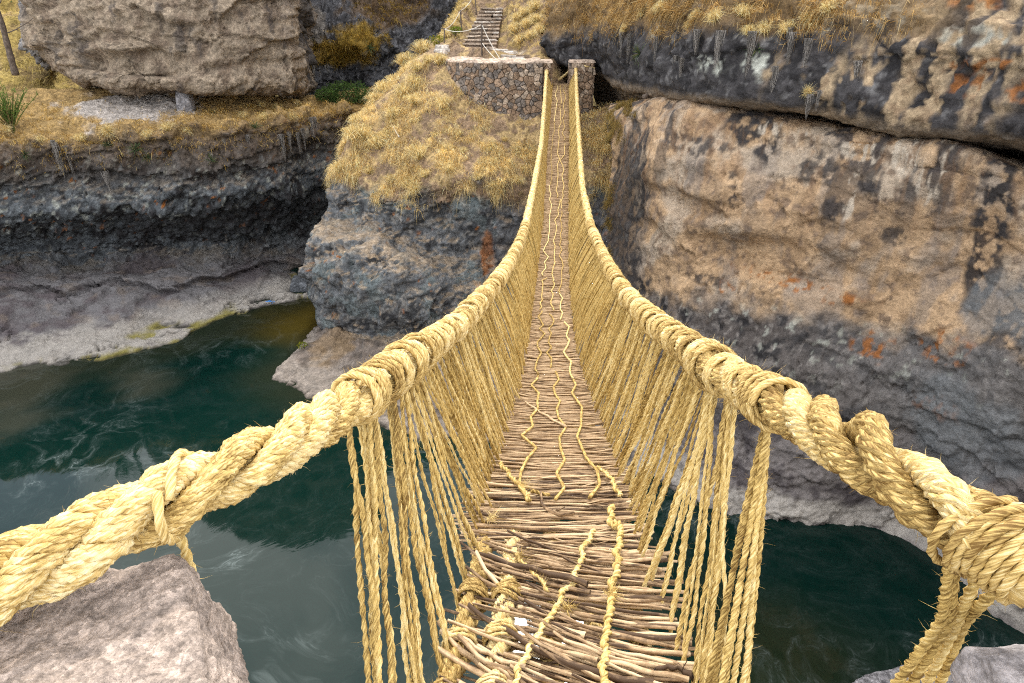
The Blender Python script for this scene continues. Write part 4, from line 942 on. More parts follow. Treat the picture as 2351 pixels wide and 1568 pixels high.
for k in range(16):
    add_twig(rng.uniform(1.45,2.75), .36+rng.normal()*.06, -.38+rng.normal()*.12, rng.uniform(.7,1.0), rng.uniform(.02,.05), rng.uniform(.8,1.5), bent)
y = 2.86
while ntw < 300:
    w = float(np.interp(y,Ydk,edgeR[:,0])-np.interp(y,Ydk,edgeL[:,0]))
    add_twig(y, .5+rng.normal()*.03, rng.normal()*.045, w*rng.uniform(1.0,1.22), rng.uniform(.0,.03), rng.uniform(.45,.95))
    y += rng.uniform(.006,.0125)
mb = MB()
while y < 37.3:
    w = float(np.interp(y,Ydk,edgeR[:,0])-np.interp(y,Ydk,edgeL[:,0]))
    M = np.array(twig_matrix(y, .5+rng.normal()*.02, rng.normal()*.04, w*rng.uniform(.92,1.06)*np.interp(y,[4,7],[1.1,1.]), rng.uniform(0,.03), rng.uniform(.5,1.0)))
    V,F,U = twig_low[rng.integers(14)]; mb.add(V@M[:3,:3].T+M[:3,3], F, U+rng.random()*40)
    y += rng.uniform(.008,.015) if y < 10 else rng.uniform(.013,.022)
o = ob('twig_mat', mb.mesh('twig_mat', M_twig), bridge); o['kind'] = 'stuff'; o['label'] = 'closely packed crosswise twigs of the far span'
# odd loose twigs lying on the deck
for (x0,y0,x1,y1) in ((1205,932,1300,992),(1230,1150,1300,1205),(1010,1475,1210,1545),(1500,1545,1590,1568)):
    def on_deck(px,py):
        Ys = np.linspace(1.4,12,800); q = deck(Ys,np.full(800,.5)); k = np.argmin(np.abs(proj(q)[1]-py)); Y = Ys[k]; return P(px,py,Y)+np.array([0,0,.05])
    a,b = on_deck(x0,y0), on_deck(x1,y1); d = Vector(b-a); o = ob('loose_twig', twig_meshes[rng.integers(14)], bridge)
    o.matrix_world = axis_matrix((a+b)/2, d, 0, (d.length,1.2,1.2))

# ---- lengthwise lashing cords on the deck
def deck_px(pts):
    out = []
    Ys = np.linspace(1.1,30,3000); q = deck(Ys,np.full(3000,.5)); py_ = proj(q)[1]
    for (px,py) in pts:
        Y = Ys[np.argmin(np.abs(py_-py))]; c = P(px,py,Y); f = (c[0]-np.interp(Y,Ydk,edgeL[:,0]))/(np.interp(Y,Ydk,edgeR[:,0])-np.interp(Y,Ydk,edgeL[:,0]))
        d = deck(np.array([Y]),np.array([np.clip(f,-.1,1.1)]))[0]; out.append([c[0],d[1],d[2]*.65+deck(np.array([Y]),np.array([.5]))[0][2]*.35+.045])
    return np.array(out)
def lash(pts, r=.0125):
    q = resample(deck_px(pts), .008); n = len(q); s = np.arange(n)*.008
    zz = np.abs(np.sin(s*math.pi/.075)); q[:,2] += .007*zz; q[:,0] += .006*np.sin(s*2*math.pi/.15+1)+smooth1(rng.normal(size=n)*.03,10)
    mb = MB(); V,F,U = tube(smooth_path(q,3), .92*r*(1+.12*np.sin(s*2*math.pi/.075)), 10, 2, .42, 75, 0); mb.add(V,F,U)
    m = n*5; k = rng.integers(0,n,m); d = norm(rng.normal(size=(m,3))+np.array([0,0,.4])); hairs(mb, q[k], d, .012+.03*rng.random(m)**2, .0010)
    ob('deck_lashing', mb.mesh('deck_lashing', M_cord), bridge)
lash([(1352,1235),(1335,1300),(1290,1390),(1235,1480),(1195,1545),(1180,1620)]); lash([(1425,1225),(1412,1330),(1395,1440),(1380,1568),(1375,1640)],.016)
lash([(1150,1085),(1185,1120),(1205,1140),(1215,1165)],.014); lash([(1370,1090),(1395,1110),(1420,1165)],.012); lash([(1395,1185),(1400,1235)],.016)
lash([(1225,1140),(1260,1150)],.012); lash([(1180,1290),(1225,1335),(1265,1375)],.009)
def far_lash(f0, Y0, Y1):
    Ys = np.arange(Y0,Y1,.035); kn = np.arange(Y0-1,Y1+1,.3 if Y0<12 else .6); f = f0+np.interp(Ys,kn,rng.normal(size=len(kn))*.045)
    q = deck(Ys,f); l = deck(Ys,np.full(len(Ys),.5)); q[:,2] = q[:,2]*.65+l[:,2]*.35+.045
    mb = MB(); V,F,U = tube(q, np.interp(Ys,[3,14,37],[.0115,.0135,.018])*(1+.35*np.sin(np.arange(len(Ys))*1.7)*rng.random(len(Ys))), 6, u0=f0*9); mb.add(V,F,U)
    m = len(Ys)*(4 if Y0<10 else 0)
    if m: k = rng.integers(0,len(Ys),m); d_ = norm(rng.normal(size=(m,3))+np.array([0,0,.4])); hairs(mb, q[k], d_, rng.uniform(.015,.05,m), .0012)
    ob('deck_lashing', mb.mesh('deck_lashing', M_cord), bridge)
for f0 in (.27,.52,.76):
    y = 3.5
    while y < 36.8:
        y2 = min(36.9, y+rng.uniform(2.2,6)*(1 if y<12 else 1.8)); far_lash(f0+rng.normal()*.02, y, y2); y = y2+rng.uniform(.02,.35)
# frayed knots
for (px,py) in ((1200,1130),(1300,1415),(1400,1385),(1190,1300),(1130,1215)):
    c = deck_px([(px,py)])[0]; mb = MB(); m = 70; d = norm(rng.normal(size=(m,3))*np.array([1,1,.5])+np.array([.5,0,.35])); hairs(mb, c+rng.normal(size=(m,3))*.012, d, rng.uniform(.03,.085,m), .0016)
    ob('frayed_knot', mb.mesh('frayed_knot', M_cord), bridge)

# ------------------------------------------------------------------ boulders
def boulder(name, loc, size, seed, mat, label, cat='boulder', facets=9, n=44, rot=0., rough=.06):
    r_ = np.random.default_rng(seed)
    th = np.linspace(0,math.pi,n); ph = np.linspace(0,2*math.pi,2*n,endpoint=False)
    T,Ph = np.meshgrid(th,ph,indexing='ij'); d = np.stack([np.sin(T)*np.cos(Ph),np.sin(T)*np.sin(Ph),np.cos(T)],-1).reshape(-1,3)
    nrm = norm(r_.normal(size=(facets,3))); nrm = np.concatenate([nrm, [[0,0,1],[0,0,-1],[1,0,.15],[-1,0,.1],[0,1,.1],[0,-1,.1]]]); nrm = norm(nrm); h = np.concatenate([r_.uniform(.8,1.05,facets), r_.uniform(.78,.9,6)])
    dots = d@nrm.T; lim = np.where(dots>.05, h/np.maximum(dots,.05), 9)
    k = 30.; r = (np.exp(-k*lim)).sum(1); r = -np.log(r)/k
    p = d*r[:,None]; p = p*(1+rough*fbm(p*2.2+seed,4,seed)[:,None]+rough*.55*(ridged(p*3.6+seed,6,seed+2)-.6)[:,None]+rough*.12*fbm(p*14,4,seed+4)[:,None])
    p = p*np.asarray(size); c_, s_ = math.cos(rot), math.sin(rot); p = p@np.array([[c_,s_,0],[-s_,c_,0],[0,0,1]])
    i = np.arange(n-1)[:,None]*2*n; j = np.arange(2*n)[None]; kx = (j+1)%(2*n)
    F = np.stack([i+j,i+2*n+j,i+2*n+kx,i+kx],-1).reshape(-1,4)
    o = ob(name, mk_mesh(name,p,F,None,None,True,mat)); o.location = loc
    return tag(o,label,cat)
c = P(232,1590,.98); boulder('boulder', c+np.array([-.03,-.02,-.09]), (.385,.33,.31), 5, M_boulder, 'large pinkish-tan boulder pressed against the end of a handrail rope', facets=12, n=125, rot=.5, rough=.10)
c = P(2345,1575,1.0); boulder('boulder', c+np.array([.02,0,-.04]), (.115,.13,.115), 12, M_near_grey, 'small rounded grey boulder below the lumpy handrail rope end', n=60, rough=.05)
c = Wp(2080,1590); boulder('shore_rock', c+np.array([.3,-.5,-.5]), (2.6,1.3,1.15), 21, M_grey, 'flat pale grey rock rising from the water below the hanging cords', 'rock', n=80, rough=.12)
k = S_left.at(432,252); boulder('standing_stone', S_left.V[k]+np.array([0,0,.4]), (.42,.4,.68), 33, M_grey, 'upright grey stone standing on the grassy ledge', 'stone')
k = S_left.at(690,655); boulder('boulder', S_left.V[k]+np.array([.2,-.5,.3]), (.7,.6,.6), 41, rock_material('slate_rock',fine=8.,flat=(.13,.14,.155)), 'smooth blue-grey boulder in the cove beside the promontory', facets=4)

# ------------------------------------------------------------------ far stone abutment
def clip(poly, a, b, c):
    out = []; n = len(poly)
    for i in range(n):
        p, q = poly[i], poly[(i+1)%n]; dp = a*p[0]+b*p[1]-c; dq = a*q[0]+b*q[1]-c
        if dp <= 0: out.append(p)
        if (dp < 0 < dq) or (dq < 0 < dp):
            t = dp/(dp-dq); out.append((p[0]+t*(q[0]-p[0]), p[1]+t*(q[1]-p[1])))
    return out
def cells(w, h, sx, sz, seed, bottom=None):
    r_ = np.random.default_rng(seed); pts = []
    for j in range(int(h/sz)+1):
        for i in range(int(w/sx)+1):
            pts.append(((i+.5*(j%2)+r_.uniform(-.48,.48))*sx, -(j+.5+r_.uniform(-.46,.46))*sz))
    pts = np.array(pts); pts = pts[r_.random(len(pts)) < .80]; out = []
    for k, s in enumerate(pts):
        poly = [(0,0),(w,0),(w,-h),(0,-h)]
        d2 = ((pts-s)**2).sum(1); near = np.argsort(d2)[1:18]
        for q in near:
            a, b = pts[q]-s; m = (pts[q]+s)/2; poly = clip(poly, a, b, a*m[0]+b*m[1])
            if len(poly) < 3: break
        if len(poly) < 3: continue
        poly = np.array(poly); c = poly.mean(0)
        if bottom is not None and c[1] < bottom(c[0]): continue
        e = np.linalg.norm(np.roll(poly,-1,0)-poly,axis=1); poly = poly[e > .03]
        if len(poly) < 3 or np.ptp(poly[:,0]) < .09 or np.ptp(poly[:,1]) < .06: continue
        out.append(poly)
    return out
def stones_on(parent, polys, pos, mats, seed, shrink=.012, proud=.06):
    """each polygon becomes one rough stone; pos(u, z, out) maps wall coordinates to the world"""
    r_ = np.random.default_rng(seed)
    for poly in polys:
        c = poly.mean(0); k = len(poly); rr = np.linalg.norm(poly-c,axis=1)
        a = c+(poly-c)*(1-shrink/np.maximum(rr,.03))[:,None]; b = c+(poly-c)*(1-(shrink+.022)/np.maximum(rr,.05))[:,None]
        o1, o2 = r_.uniform(.6,1.)*proud, r_.uniform(1.05,1.5)*proud
        tl = r_.normal(size=2)*.12
        V = [pos(*q,-.08) for q in a]+[pos(*q,o1) for q in a]+[pos(q[0],q[1],o2+tl@(q-c)) for q in b]+[pos(c[0],c[1],o2+.015)]
        F = []
        for i in range(k):
            j = (i+1)%k; F += [(i,j,k+j,k+i),(k+i,k+j,2*k+j,2*k+i)]
        F = np.array(F); me = bpy.data.meshes.new('stone')
        me.from_pydata([tuple(v) for v in V],[],[tuple(f) for f in F]+[(2*k+i,2*k+(i+1)%k,3*k) for i in range(k)]); me.update()
        me.materials.append(mats[r_.choice(len(mats), p=[.5,.38,.12])]); ob('stone', me, parent)
def orient_out(me_obj): pass
ZT = -2.18
plan = np.array([P(1020,146,39.2),P(1032,146,37.9),P(1070,148,36.95),P(1140,150,36.35),P(1215,150,36.15),P(1246,148,36.2)])[:,:2]
pl3 = resample(crom(np.c_[plan,np.zeros(len(plan))],80)[0],.05); ps = np.arange(len(pl3))*.05; WL = ps[-1]
pn = norm(np.cross(np.gradient(pl3,axis=0), np.array([0,0,1.]))); pn *= np.sign(-(pn[:,1].mean()))
def wall_pos(u, z, out):
    p = np.array([np.interp(u,ps,pl3[:,0]),np.interp(u,ps,pl3[:,1]),ZT+z]); n = np.array([np.interp(u,ps,pn[:,0]),np.interp(u,ps,pn[:,1]),0]); return p+n*out
wall_h = lambda u: -np.interp(u,[0,WL*.25,WL*.6,WL*.85,WL],[2.3,2.6,3.2,4.0,4.2])
abut = empty('stone_wall'); tag(abut,'curved rubble-stone retaining wall at the far end of the bridge','wall')
mb = MB(); n = 60; us = np.linspace(0,WL,n); V = []
for u in us: V += [wall_pos(u,.0,-.75),wall_pos(u,0,.0),wall_pos(u,wall_h(u)-.5,.0),wall_pos(u,wall_h(u)-.5,-.75)]
V = np.array(V); i = np.arange(n-1)[:,None]*4; F = np.concatenate([i+np.array([[j,(j+1)%4,4+(j+1)%4,4+j]]) for j in range(4)]); mb.add(V,F); ob('wall_core', mb.mesh('wall_core',M_mortar,False), abut)
polys = cells(WL,4.2,.275,.212,3,wall_h); stones_on(abut, polys, wall_pos, [M_stone,M_stone2,M_stone3], 4)
mb = MB(); V = []
for k_,u in enumerate(us):
    h_ = .06+.03*math.sin(u*3.1)+.02*math.sin(u*7); V += [wall_pos(u,-.02,.06+.03*math.sin(u*9)),wall_pos(u,h_,.02),wall_pos(u,h_+.07,-.45),wall_pos(u,h_+.13,-1.2),wall_pos(u,-.03,-1.25)]
i = np.arange(n-1)[:,None]*5; F = np.concatenate([i+np.array([[j,(j+1)%5,5+(j+1)%5,5+j]]) for j in range(5)]); mb.add(np.array(V),F); ob('coping', mb.mesh('coping',M_cope), abut)
def pillar(x0, x1, Y, depth, h, top, label, seed):
    A = P(x0,146,Y); B = P(x1,146,Y); w = B[0]-A[0]; r = empty('stone_pillar',(0,0,0)); tag(r,label,'pillar')
    def box(a, b):
        a = np.array(a); b = np.array(b); q = np.array([[a[0],a[1],a[2]],[b[0],a[1],a[2]],[b[0],b[1],a[2]],[a[0],b[1],a[2]],[a[0],a[1],b[2]],[b[0],a[1],b[2]],[b[0],b[1],b[2]],[a[0],b[1],b[2]]])
        return q, np.array([[0,3,2,1],[4,5,6,7],[0,1,5,4],[1,2,6,5],[2,3,7,6],[3,0,4,7]])
    mb = MB(); V,F = box((A[0],Y,top-h),(B[0],Y+depth,top)); mb.add(V,F); ob('pillar_core', mb.mesh('pillar_core',M_mortar,False), r)
    stones_on(r, cells(w,h,.36,.17,seed), lambda u,z,o: np.array([A[0]+u,Y-o,top+z]), [M_stone,M_stone3,M_stone2], seed)
    stones_on(r, cells(depth,h,.36,.17,seed+1), lambda u,z,o: np.array([A[0]-o,Y+depth-u,top+z]), [M_stone,M_stone3,M_stone2], seed+1)
    stones_on(r, cells(depth,h,.36,.17,seed+2), lambda u,z,o: np.array([B[0]+o,Y+u,top+z]), [M_stone,M_stone3,M_stone2], seed+2)
    mb = MB(); V,F = box((A[0]-.09,Y-.09,top-.02),(B[0]+.09,Y+depth+.05,top+.09)); V[4:,:2] = V[4:,:2]*.94+V[4:,:2].mean(0)*.06; mb.add(V,F); ob('cap', mb.mesh('cap',M_cope,False), r)
    return r
pillar(1312,1363,36.7,1.1,3.0,ZT+.02,'square stone pillar beside the dark crevice under the overhang',51)
pillar(1247,1265,36.35,1.3,3.6,ZT+.03,'narrow stone pillar ending the curved wall at the bridge mouth',61)
# anchor rope and threshold at the far mouth
q = np.array([P(1312,158,37.5),P(1300,170,37.9),P(1283,184,38.3)]); mb = MB(); V,F,U = tube(resample(q,.03),.06,16,prof=ridged_prof(.06,.25,a2=0)); mb.add(V,F,U); ob('anchor_rope', mb.mesh('anchor_rope',M_rope), bridge)
q = np.array([P(1322,143,36.9),P(1345,152,36.62),P(1366,156,36.75)]); mb = MB(); V,F,U = tube(resample(q,.03),.035,8,3,.2,20); mb.add(V,F,U); ob('anchor_rope', mb.mesh('anchor_rope',M_rope), bridge)

# ------------------------------------------------------------------ stone steps and landing
def block(c, sx, sy, sz, seed, mat, name, parent, rz=0.):
    r_ = np.random.default_rng(seed); q = np.array([[x,y,z] for z in (-.5,.5) for x,y in ((-.5,-.5),(.5,-.5),(.5,.5),(-.5,.5))])*np.array([sx,sy,sz]); q += r_.normal(size=q.shape)*np.array([.05*sx,.05*sy,.07*sz])
    t = q[4:].copy(); m = t.mean(0); q[4:] = t+np.array([0,0,-.18*sz]); t = m+(t-m)*.88
    V = np.concatenate([q,t]); V = V@np.array([[math.cos(rz),math.sin(rz),0],[-math.sin(rz),math.cos(rz),0],[0,0,1]])+c
    F = [(0,3,2,1)]+[(i,(i+1)%4,4+(i+1)%4,4+i) for i in range(4)]+[(4+i,4+(i+1)%4,8+(i+1)%4,8+i) for i in range(4)]+[(8,9,10,11)]
    return ob(name, mk_mesh(name,V,np.array(F),None,None,False,mat), parent)
stair = empty('stone_stairway'); tag(stair,'rough stone stairway climbing the hillside behind the curved wall','stairs')
for k in range(12):
    Y = 41.0+k*.45; z = -(1.66-k*.187); xc = float(np.interp(k,[0,11],[P(1099,110,41)[0],P(1129,20,46)[0]])); w = np.interp(k,[0,11],[2.0,1.4])
    cuts = np.sort(np.concatenate([[0,1],rng.uniform(.2,.8,2)])) 
    for i in range(3):
        a,b = cuts[i],cuts[i+1]
        if b-a < .08: continue
        cx_ = xc-w/2+w*(a+b)/2
        block(np.array([cx_,Y+.26,z-.16]), w*(b-a)*.97, .5, .26, 900+k*7+i, M_step, 'step_stone', stair)
        block(np.array([cx_,Y+.20,z+.01]), w*(b-a)*.985, .56, .085, 1900+k*7+i, M_tread if rng.random()<.7 else M_pale, 'tread_stone', stair)
slab = empty('paved_landing'); tag(slab,'pale stone slabs paving the landing at the foot of the steps','paving')
for i,(x,y,Y,sx,sy) in enumerate(((1095,118,40.2,.8,1.0),(1125,117,40.3,.75,1.1),(1152,117,40.2,.7,1.0),(1172,121,39.7,.6,.9),(1110,126,39.2,.8,.9),(1142,126,39.2,.8,.9),(1168,129,38.8,.8,.8),(1190,134,38.4,.7,.6))):
    block(P(x,y,Y)+np.array([0,0,.02]), sx, sy, .14, 700+i, M_pale, 'slab', slab, rng.normal()*.15)
fence = empty('rope_fence'); tag(fence,'weathered post-and-rope fence beside the stone steps','fence')
posts = [(P(1021,108,40.4),P(1020,67,40.4)),(P(1060,66,43.2),P(1057,25,43.2)),(P(1093,24,45.5),P(1091,-16,45.5)),(P(1106,134,38.5),P(1106,56,38.5))]
for a,b in posts:
    a = a-np.array([0,0,.25]); mb = MB(); t = np.linspace(0,1,8)[:,None]; V,F,U = tube(a+(b+np.array([0,0,.06])-a)*t+.012*np.sin(t*9)*np.array([1,0,0]),.045*(1+.1*np.sin(np.arange(8)*2)),8); mb.add(V,F,U); ob('post', mb.mesh('post',M_wood), fence)
def sag(a,b,s,name='rope',parent=fence,mat=M_cordwhite,r=.018):
    t = np.linspace(0,1,24)[:,None]; mb = MB(); V,F,U = tube(a+(b-a)*t-np.array([0,0,s])*4*t*(1-t), r, 6); mb.add(V,F,U); ob(name, mb.mesh(name,mat), parent)
tp = [b for a,b in posts]; sag(tp[0],tp[1],.18); sag(tp[1],tp[2],.15); sag(tp[0],tp[3],.22); sag(tp[3],P(1150,138,37.2),.1); sag(tp[3]-np.array([0,0,.9]),P(1142,139,37.1),.05)
for i,(x,y,Y,s_) in enumerate(((1016,112,39.6,.34),(1012,121,39.3,.3))): boulder('white_stone', P(x,y,Y), (s_*1.5,s_,s_*.7), 300+i, M_pale, ('pale stone block against the lowest fence post','pale flat stone block below another pale stone at the path edge')[i], 'stone', facets=5, n=16)
sl_ = empty('fallen_pole'); k = S_pr.at(905,285); a = S_pr.V[S_pr.at(898,282)]+S_pr.N[k]*.1; b = S_pr.V[S_pr.at(916,308)]+S_pr.N[k]*.14
bpy.data.objects.remove(sl_)
mb = MB(); V,F,U = tube(a+(b-a)*np.linspace(-.1,1.1,6)[:,None],.035,8); mb.add(V,F,U); tag(ob('fallen_pole', mb.mesh('fallen_pole',M_cordwhite)),'pale straight pole lying on the grassy promontory slope','pole')
a = P(1478,222,27.6); b = P(1540,208,29.5); mb = MB(); V,F,U = tube(a+(b-a)*np.linspace(0,1,9)[:,None]+.04*np.sin(np.arange(9))[:,None],.09,8); mb.add(V,F,U); tag(ob('driftwood_log', mb.mesh('driftwood_log',M_wood)),'dark driftwood log lying in the crevice under the overhang','log')
m_,ns_,ln_,b_ = new_mat('blue_plastic'); tn = nd(ns_,'ShaderNodeTexNoise',Scale=8.); rr_ = ramp(ns_,[(.3,(.02,.16,.5)),(.7,(.05,.3,.75))]); ln_.new(tn.outputs['Fac'],rr_.inputs['Fac']); ln_.new(rr_.outputs['Color'],b_.inputs['Base Color'])
c = Wp(621,694); r_ = np.random.default_rng(3); u_,v_ = np.meshgrid(np.linspace(-1,1,9),np.linspace(-1,1,7),indexing='ij'); q = np.stack([u_*.32,v_*.16,.06*np.cos(u_*2)*np.cos(v_*2)+.02*r_.normal(size=u_.shape)+.03],-1).reshape(-1,3)
F = np.array([[i*7+j,(i+1)*7+j,(i+1)*7+j+1,i*7+j+1] for i in range(8) for j in range(6)]); o = ob('plastic_bag', mk_mesh('plastic_bag',q,F,None,None,True,m_)); o.location = c; sm = o.modifiers.new('solid','SOLIDIFY'); sm.thickness = .01
tag(o,'small bright blue plastic scrap afloat at the cove shoreline','litter')

# ------------------------------------------------------------------ vegetation
STRAW = np.array([[.88,.70,.36],[.74,.54,.23],[.92,.79,.48],[.56,.39,.16],[.82,.60,.25]])
def blades(mb, pts, dirs, L, w, cols, droop=.35):
    n = len(pts); side = norm(np.cross(dirs, rng.normal(size=(n,3)))); L = L[:,None]
    dn = np.array([0,0,-1.])
    p1 = pts+dirs*L*.5+dn*L*droop*.15; p2 = pts+dirs*L*.9+dn*L*droop
    V = np.stack([pts-side*w,pts+side*w,p1-side*w*.8,p1+side*w*.8,p2-side*w*.2,p2+side*w*.2],1).reshape(-1,3)
    b = np.arange(n)[:,None]*6; F = np.concatenate([b+np.array([[0,1,3,2]]),b+np.array([[2,3,5,4]])])
    mb.add(V,F,None,np.repeat(cols,6,0))
def cover(s, mask, n, L, w, name, label, palette=STRAW, droop=.5, up=.6, clump=2.0, cat='grass'):
    wgt = np.clip(mask(s),0,1); wgt = wgt*sstep(-.18,.22,fbm(s.V*clump,4,200)); wgt /= wgt.sum()
    k = rng.choice(len(wgt), n, p=wgt); g = fbm(s.V[k]*3.1,2,210)
    jit = rng.normal(size=(n,3))*.04
    lean = np.stack([fbm(s.V[k]*1.3,2,211),fbm(s.V[k]*1.3,2,212),np.zeros(n)],-1)
    d = norm(s.N[k]*.55+np.array([0,0,up])+lean*.9+rng.normal(size=(n,3))*.3)
    c = palette[rng.integers(len(palette),size=n)]*(1+.35*g[:,None])*rng.uniform(.8,1.2,(n,1))
    mb = MB(); blades(mb, s.V[k]+jit-s.N[k]*.02, d, rng.uniform(L[0],L[1],n)*(1+.5*g), w, c, droop)
    return tag(ob(name, mb.mesh(name,M_leaf,False,True)), label, cat, kind='stuff')
vr = lambda s: s.VV.ravel()
cover(S_pr, lambda s: sstep(.8,1.1,vr(s))*sstep(3.75,3.1,vr(s)+.9*fbm(s.V*.45,3,220)+.3*fbm(s.V*1.6,3,223))*sstep(8.6,8.0,s.UU.ravel())*(.25+.75*sstep(1.6,2.4,vr(s))), 52000, (.18,.75), .008, 'dry_grass', 'matted dry straw grass covering the promontory slope', clump=.8, droop=.75, up=.3)
cover(S_left, lambda s: sstep(.5,.9,vr(s))*sstep(2.75,2.2,vr(s)+.5*fbm(s.V*.9,3,221))*(1-.95*s.patch(300,245,3.2,.7,6)), 20000, (.1,.42), .010, 'dry_grass', 'shaggy golden grass along the ledge under the tan rock block', palette=np.array([[.64,.45,.15],[.48,.31,.09],[.76,.58,.26],[.34,.22,.08],[.52,.32,.07]]), droop=.7)
cover(S_ro, lambda s: sstep(1.05,1.25,vr(s))*sstep(2.35,1.95,vr(s)+.5*fbm(s.V*.9,3,222))*sstep(.5,1.3,s.UU.ravel())*sstep(8.2,7.0,s.UU.ravel()), 28000, (.2,.55), .0065, 'dry_grass', 'long orange-brown grass drooping over the brow of the dark overhang', palette=np.array([[.55,.34,.11],[.66,.45,.18],[.42,.24,.07],[.76,.58,.3],[.32,.19,.06]]), droop=.9, up=.35)
cover(S_hs, lambda s: sstep(.7,1.1,vr(s))*np.maximum(sstep(3.6,4.1,s.UU.ravel()), sstep(1.9,1.4,s.UU.ravel())*sstep(1.,1.4,vr(s))), 18000, (.2,.6), .012, 'dry_grass', 'pale blond grass on the banks beside the stone steps', palette=np.array([[.66,.5,.2],[.55,.4,.14],[.74,.6,.3]]), droop=.55)
cover(S_hl, lambda s: np.ones(len(s.V))*sstep(.3,.8,vr(s)), 10000, (.2,.6), .014, 'dry_grass', 'pale yellow grass on the hill beyond the tan rock block', palette=np.array([[.66,.52,.18],[.55,.42,.12],[.74,.6,.28]]))
cover(S_gl, lambda s: np.maximum(s.patch(770,125,2.2,.9,4), s.patch(830,90,1.8,1.,5))+.5*s.patch(890,20,2.6,.9,6), 7000, (.12,.4), .010, 'moss_grass', 'mustard-yellow moss and tufts on the gully cliff', palette=np.array([[.42,.27,.03],[.35,.2,.03],[.5,.36,.1],[.22,.15,.04]]), droop=.8, cat='moss')
cover(S_rl, lambda s: s.patch(1385,290,1.0,.7,230)+.8*s.patch(1390,470,.5,1.1,231)+.6*s.patch(1400,600,.35,.5,232)+s.patch(1430,255,1.3,.25,233), 7000, (.1,.4), .007, 'dry_grass', 'brown grass and scrub clinging to the dark edge of the tan cliff beside the bridge', palette=np.array([[.42,.29,.09],[.3,.2,.06],[.2,.16,.06]]), droop=.8)
cover(S_pr, lambda s: sstep(6.6,7.4,s.UU.ravel())*sstep(3.6,2.4,vr(s))*sstep(.6,1.,vr(s)), 6000, (.1,.4), .008, 'dry_grass', 'dry grass bank between the stone pillar and the tan cliff', droop=.6)

def tuft_mesh(name, n, L, spread, w, palette, droop, seed):
    a = rng.random(n)*6.283; t = np.abs(rng.normal(size=n))*spread; d = norm(np.stack([np.cos(a)*t,np.sin(a)*t,np.ones(n)],-1)); pts = np.stack([np.cos(a),np.sin(a),np.zeros(n)],-1)*rng.uniform(0,.1,(n,1))*L[1]
    mb = MB(); blades(mb, pts, d, rng.uniform(*L,n), w, palette[rng.integers(len(palette),size=n)]*rng.uniform(.75,1.25,(n,1)), droop); return mb.mesh(name,M_leaf,False,True)
BLOND = np.array([[.9,.74,.38],[.82,.63,.28],[.94,.83,.52],[.62,.45,.19]])
tuss = [tuft_mesh('grass_tussock', 650, (.35,1.2), .42, .0065, BLOND, .5, k) for k in range(5)]
def zc(cx,cy): return 689+cx*.3418, cy*.3418
def plant(s, px, py, mesh, name, sc, label, cat, group, lean=.35):
    k = s.at(px,py); n = Vector(s.N[k]); n.z = max(n.z,-.1); up = (n*lean+Vector((0,0,1))*(1-lean)).normalized()
    o = ob(name, mesh); o.location = Vector(s.V[k])-up*.03; o.rotation_mode = 'QUATERNION'; o.rotation_quaternion = up.to_track_quat('Z','Y') @ Matrix.Rotation(rng.random()*6.28,4,'Z').to_quaternion(); o.scale = (sc,)*3
    return tag(o,label,cat,group)
for (cx,cy,sc) in ((820,350,1.2),(860,420,1.),(700,430,1.2),(780,470,1.),(600,530,1.1),(560,610,1.1),(500,680,1.),(760,570,1.),(940,430,1.1),(690,640,1.),(770,700,1.),(960,720,1.1),(340,800,1.),(370,930,1.3),(440,930,1.1),(520,980,1.1),(560,920,.9),(800,1060,1.1),(1060,900,.7),(1000,980,.7),(1380,920,.6),(1270,980,.6),(1300,1080,.7),(1450,1000,.6),(250,1150,1.),(720,1240,.8),(770,1290,.8),(850,1190,.8),(1000,1150,.8),(1200,1210,.8),(1290,1260,.8),(1450,1230,.8),(600,1200,.7),(450,1150,.7),(640,780,.9),(1100,1000,.6),(900,900,.7)):
    plant(S_pr, *zc(cx,cy), tuss[rng.integers(5)], 'grass_tussock', sc*rng.uniform(.85,1.1)*(1.35 if cx<850 else 1.), 'blond bunchgrass tussock on the promontory slope below the curved wall', 'grass tussock', 'tussocks on the promontory slope')
for (px,py) in ((1190,95),(1205,60),(1180,70),(1225,40),(1215,85),(1200,30),(1240,70),(1230,15),(1185,45)):
    plant(S_hs, px, py, tuss[rng.integers(5)], 'grass_tussock', rng.uniform(.9,1.2), 'pale bunchgrass tussock on the bank beside the stone steps, away from the fence', 'grass tussock', 'tussocks beside the steps')
for (px,py) in ((1040,62),(1050,45),(1030,80),(1070,15),(1005,108)):
    plant(S_hs, px, py, tuss[rng.integers(5)], 'grass_tussock', rng.uniform(.8,1.), 'bunchgrass tussock outside the post-and-rope fence', 'grass tussock', 'tussocks outside the fence')
for (px,py) in ((20,300),(130,310),(180,305),(255,300),(340,315),(390,305),(430,295),(600,240),(640,245),(680,240),(560,265),(610,275),(670,270),(90,320)):
    plant(S_left, px, py, tuss[rng.integers(5)], 'grass_tussock', rng.uniform(.6,.95), 'golden grass tussock at the lip of the ledge under the tan rock block', 'grass tussock', 'tussocks on the ledge lip', .6)
for (px,py) in ((1440,70),(1470,30),(1530,25),(1600,40),(1650,55),(1700,35),(1750,60),(1800,70),(1850,40),(1910,30),(1720,75),(1560,60)):
    plant(S_ro, px, py, tuss[rng.integers(5)], 'grass_tussock', rng.uniform(.5,.8), 'straw tussock on the brow of the dark overhang', 'grass tussock', 'tussocks on the overhang brow', .6)
plant(S_ro,1862,210,tuss[2],'grass_tussock',.45,'single small tussock growing low on the black face of the overhang','grass tussock',None,.75)
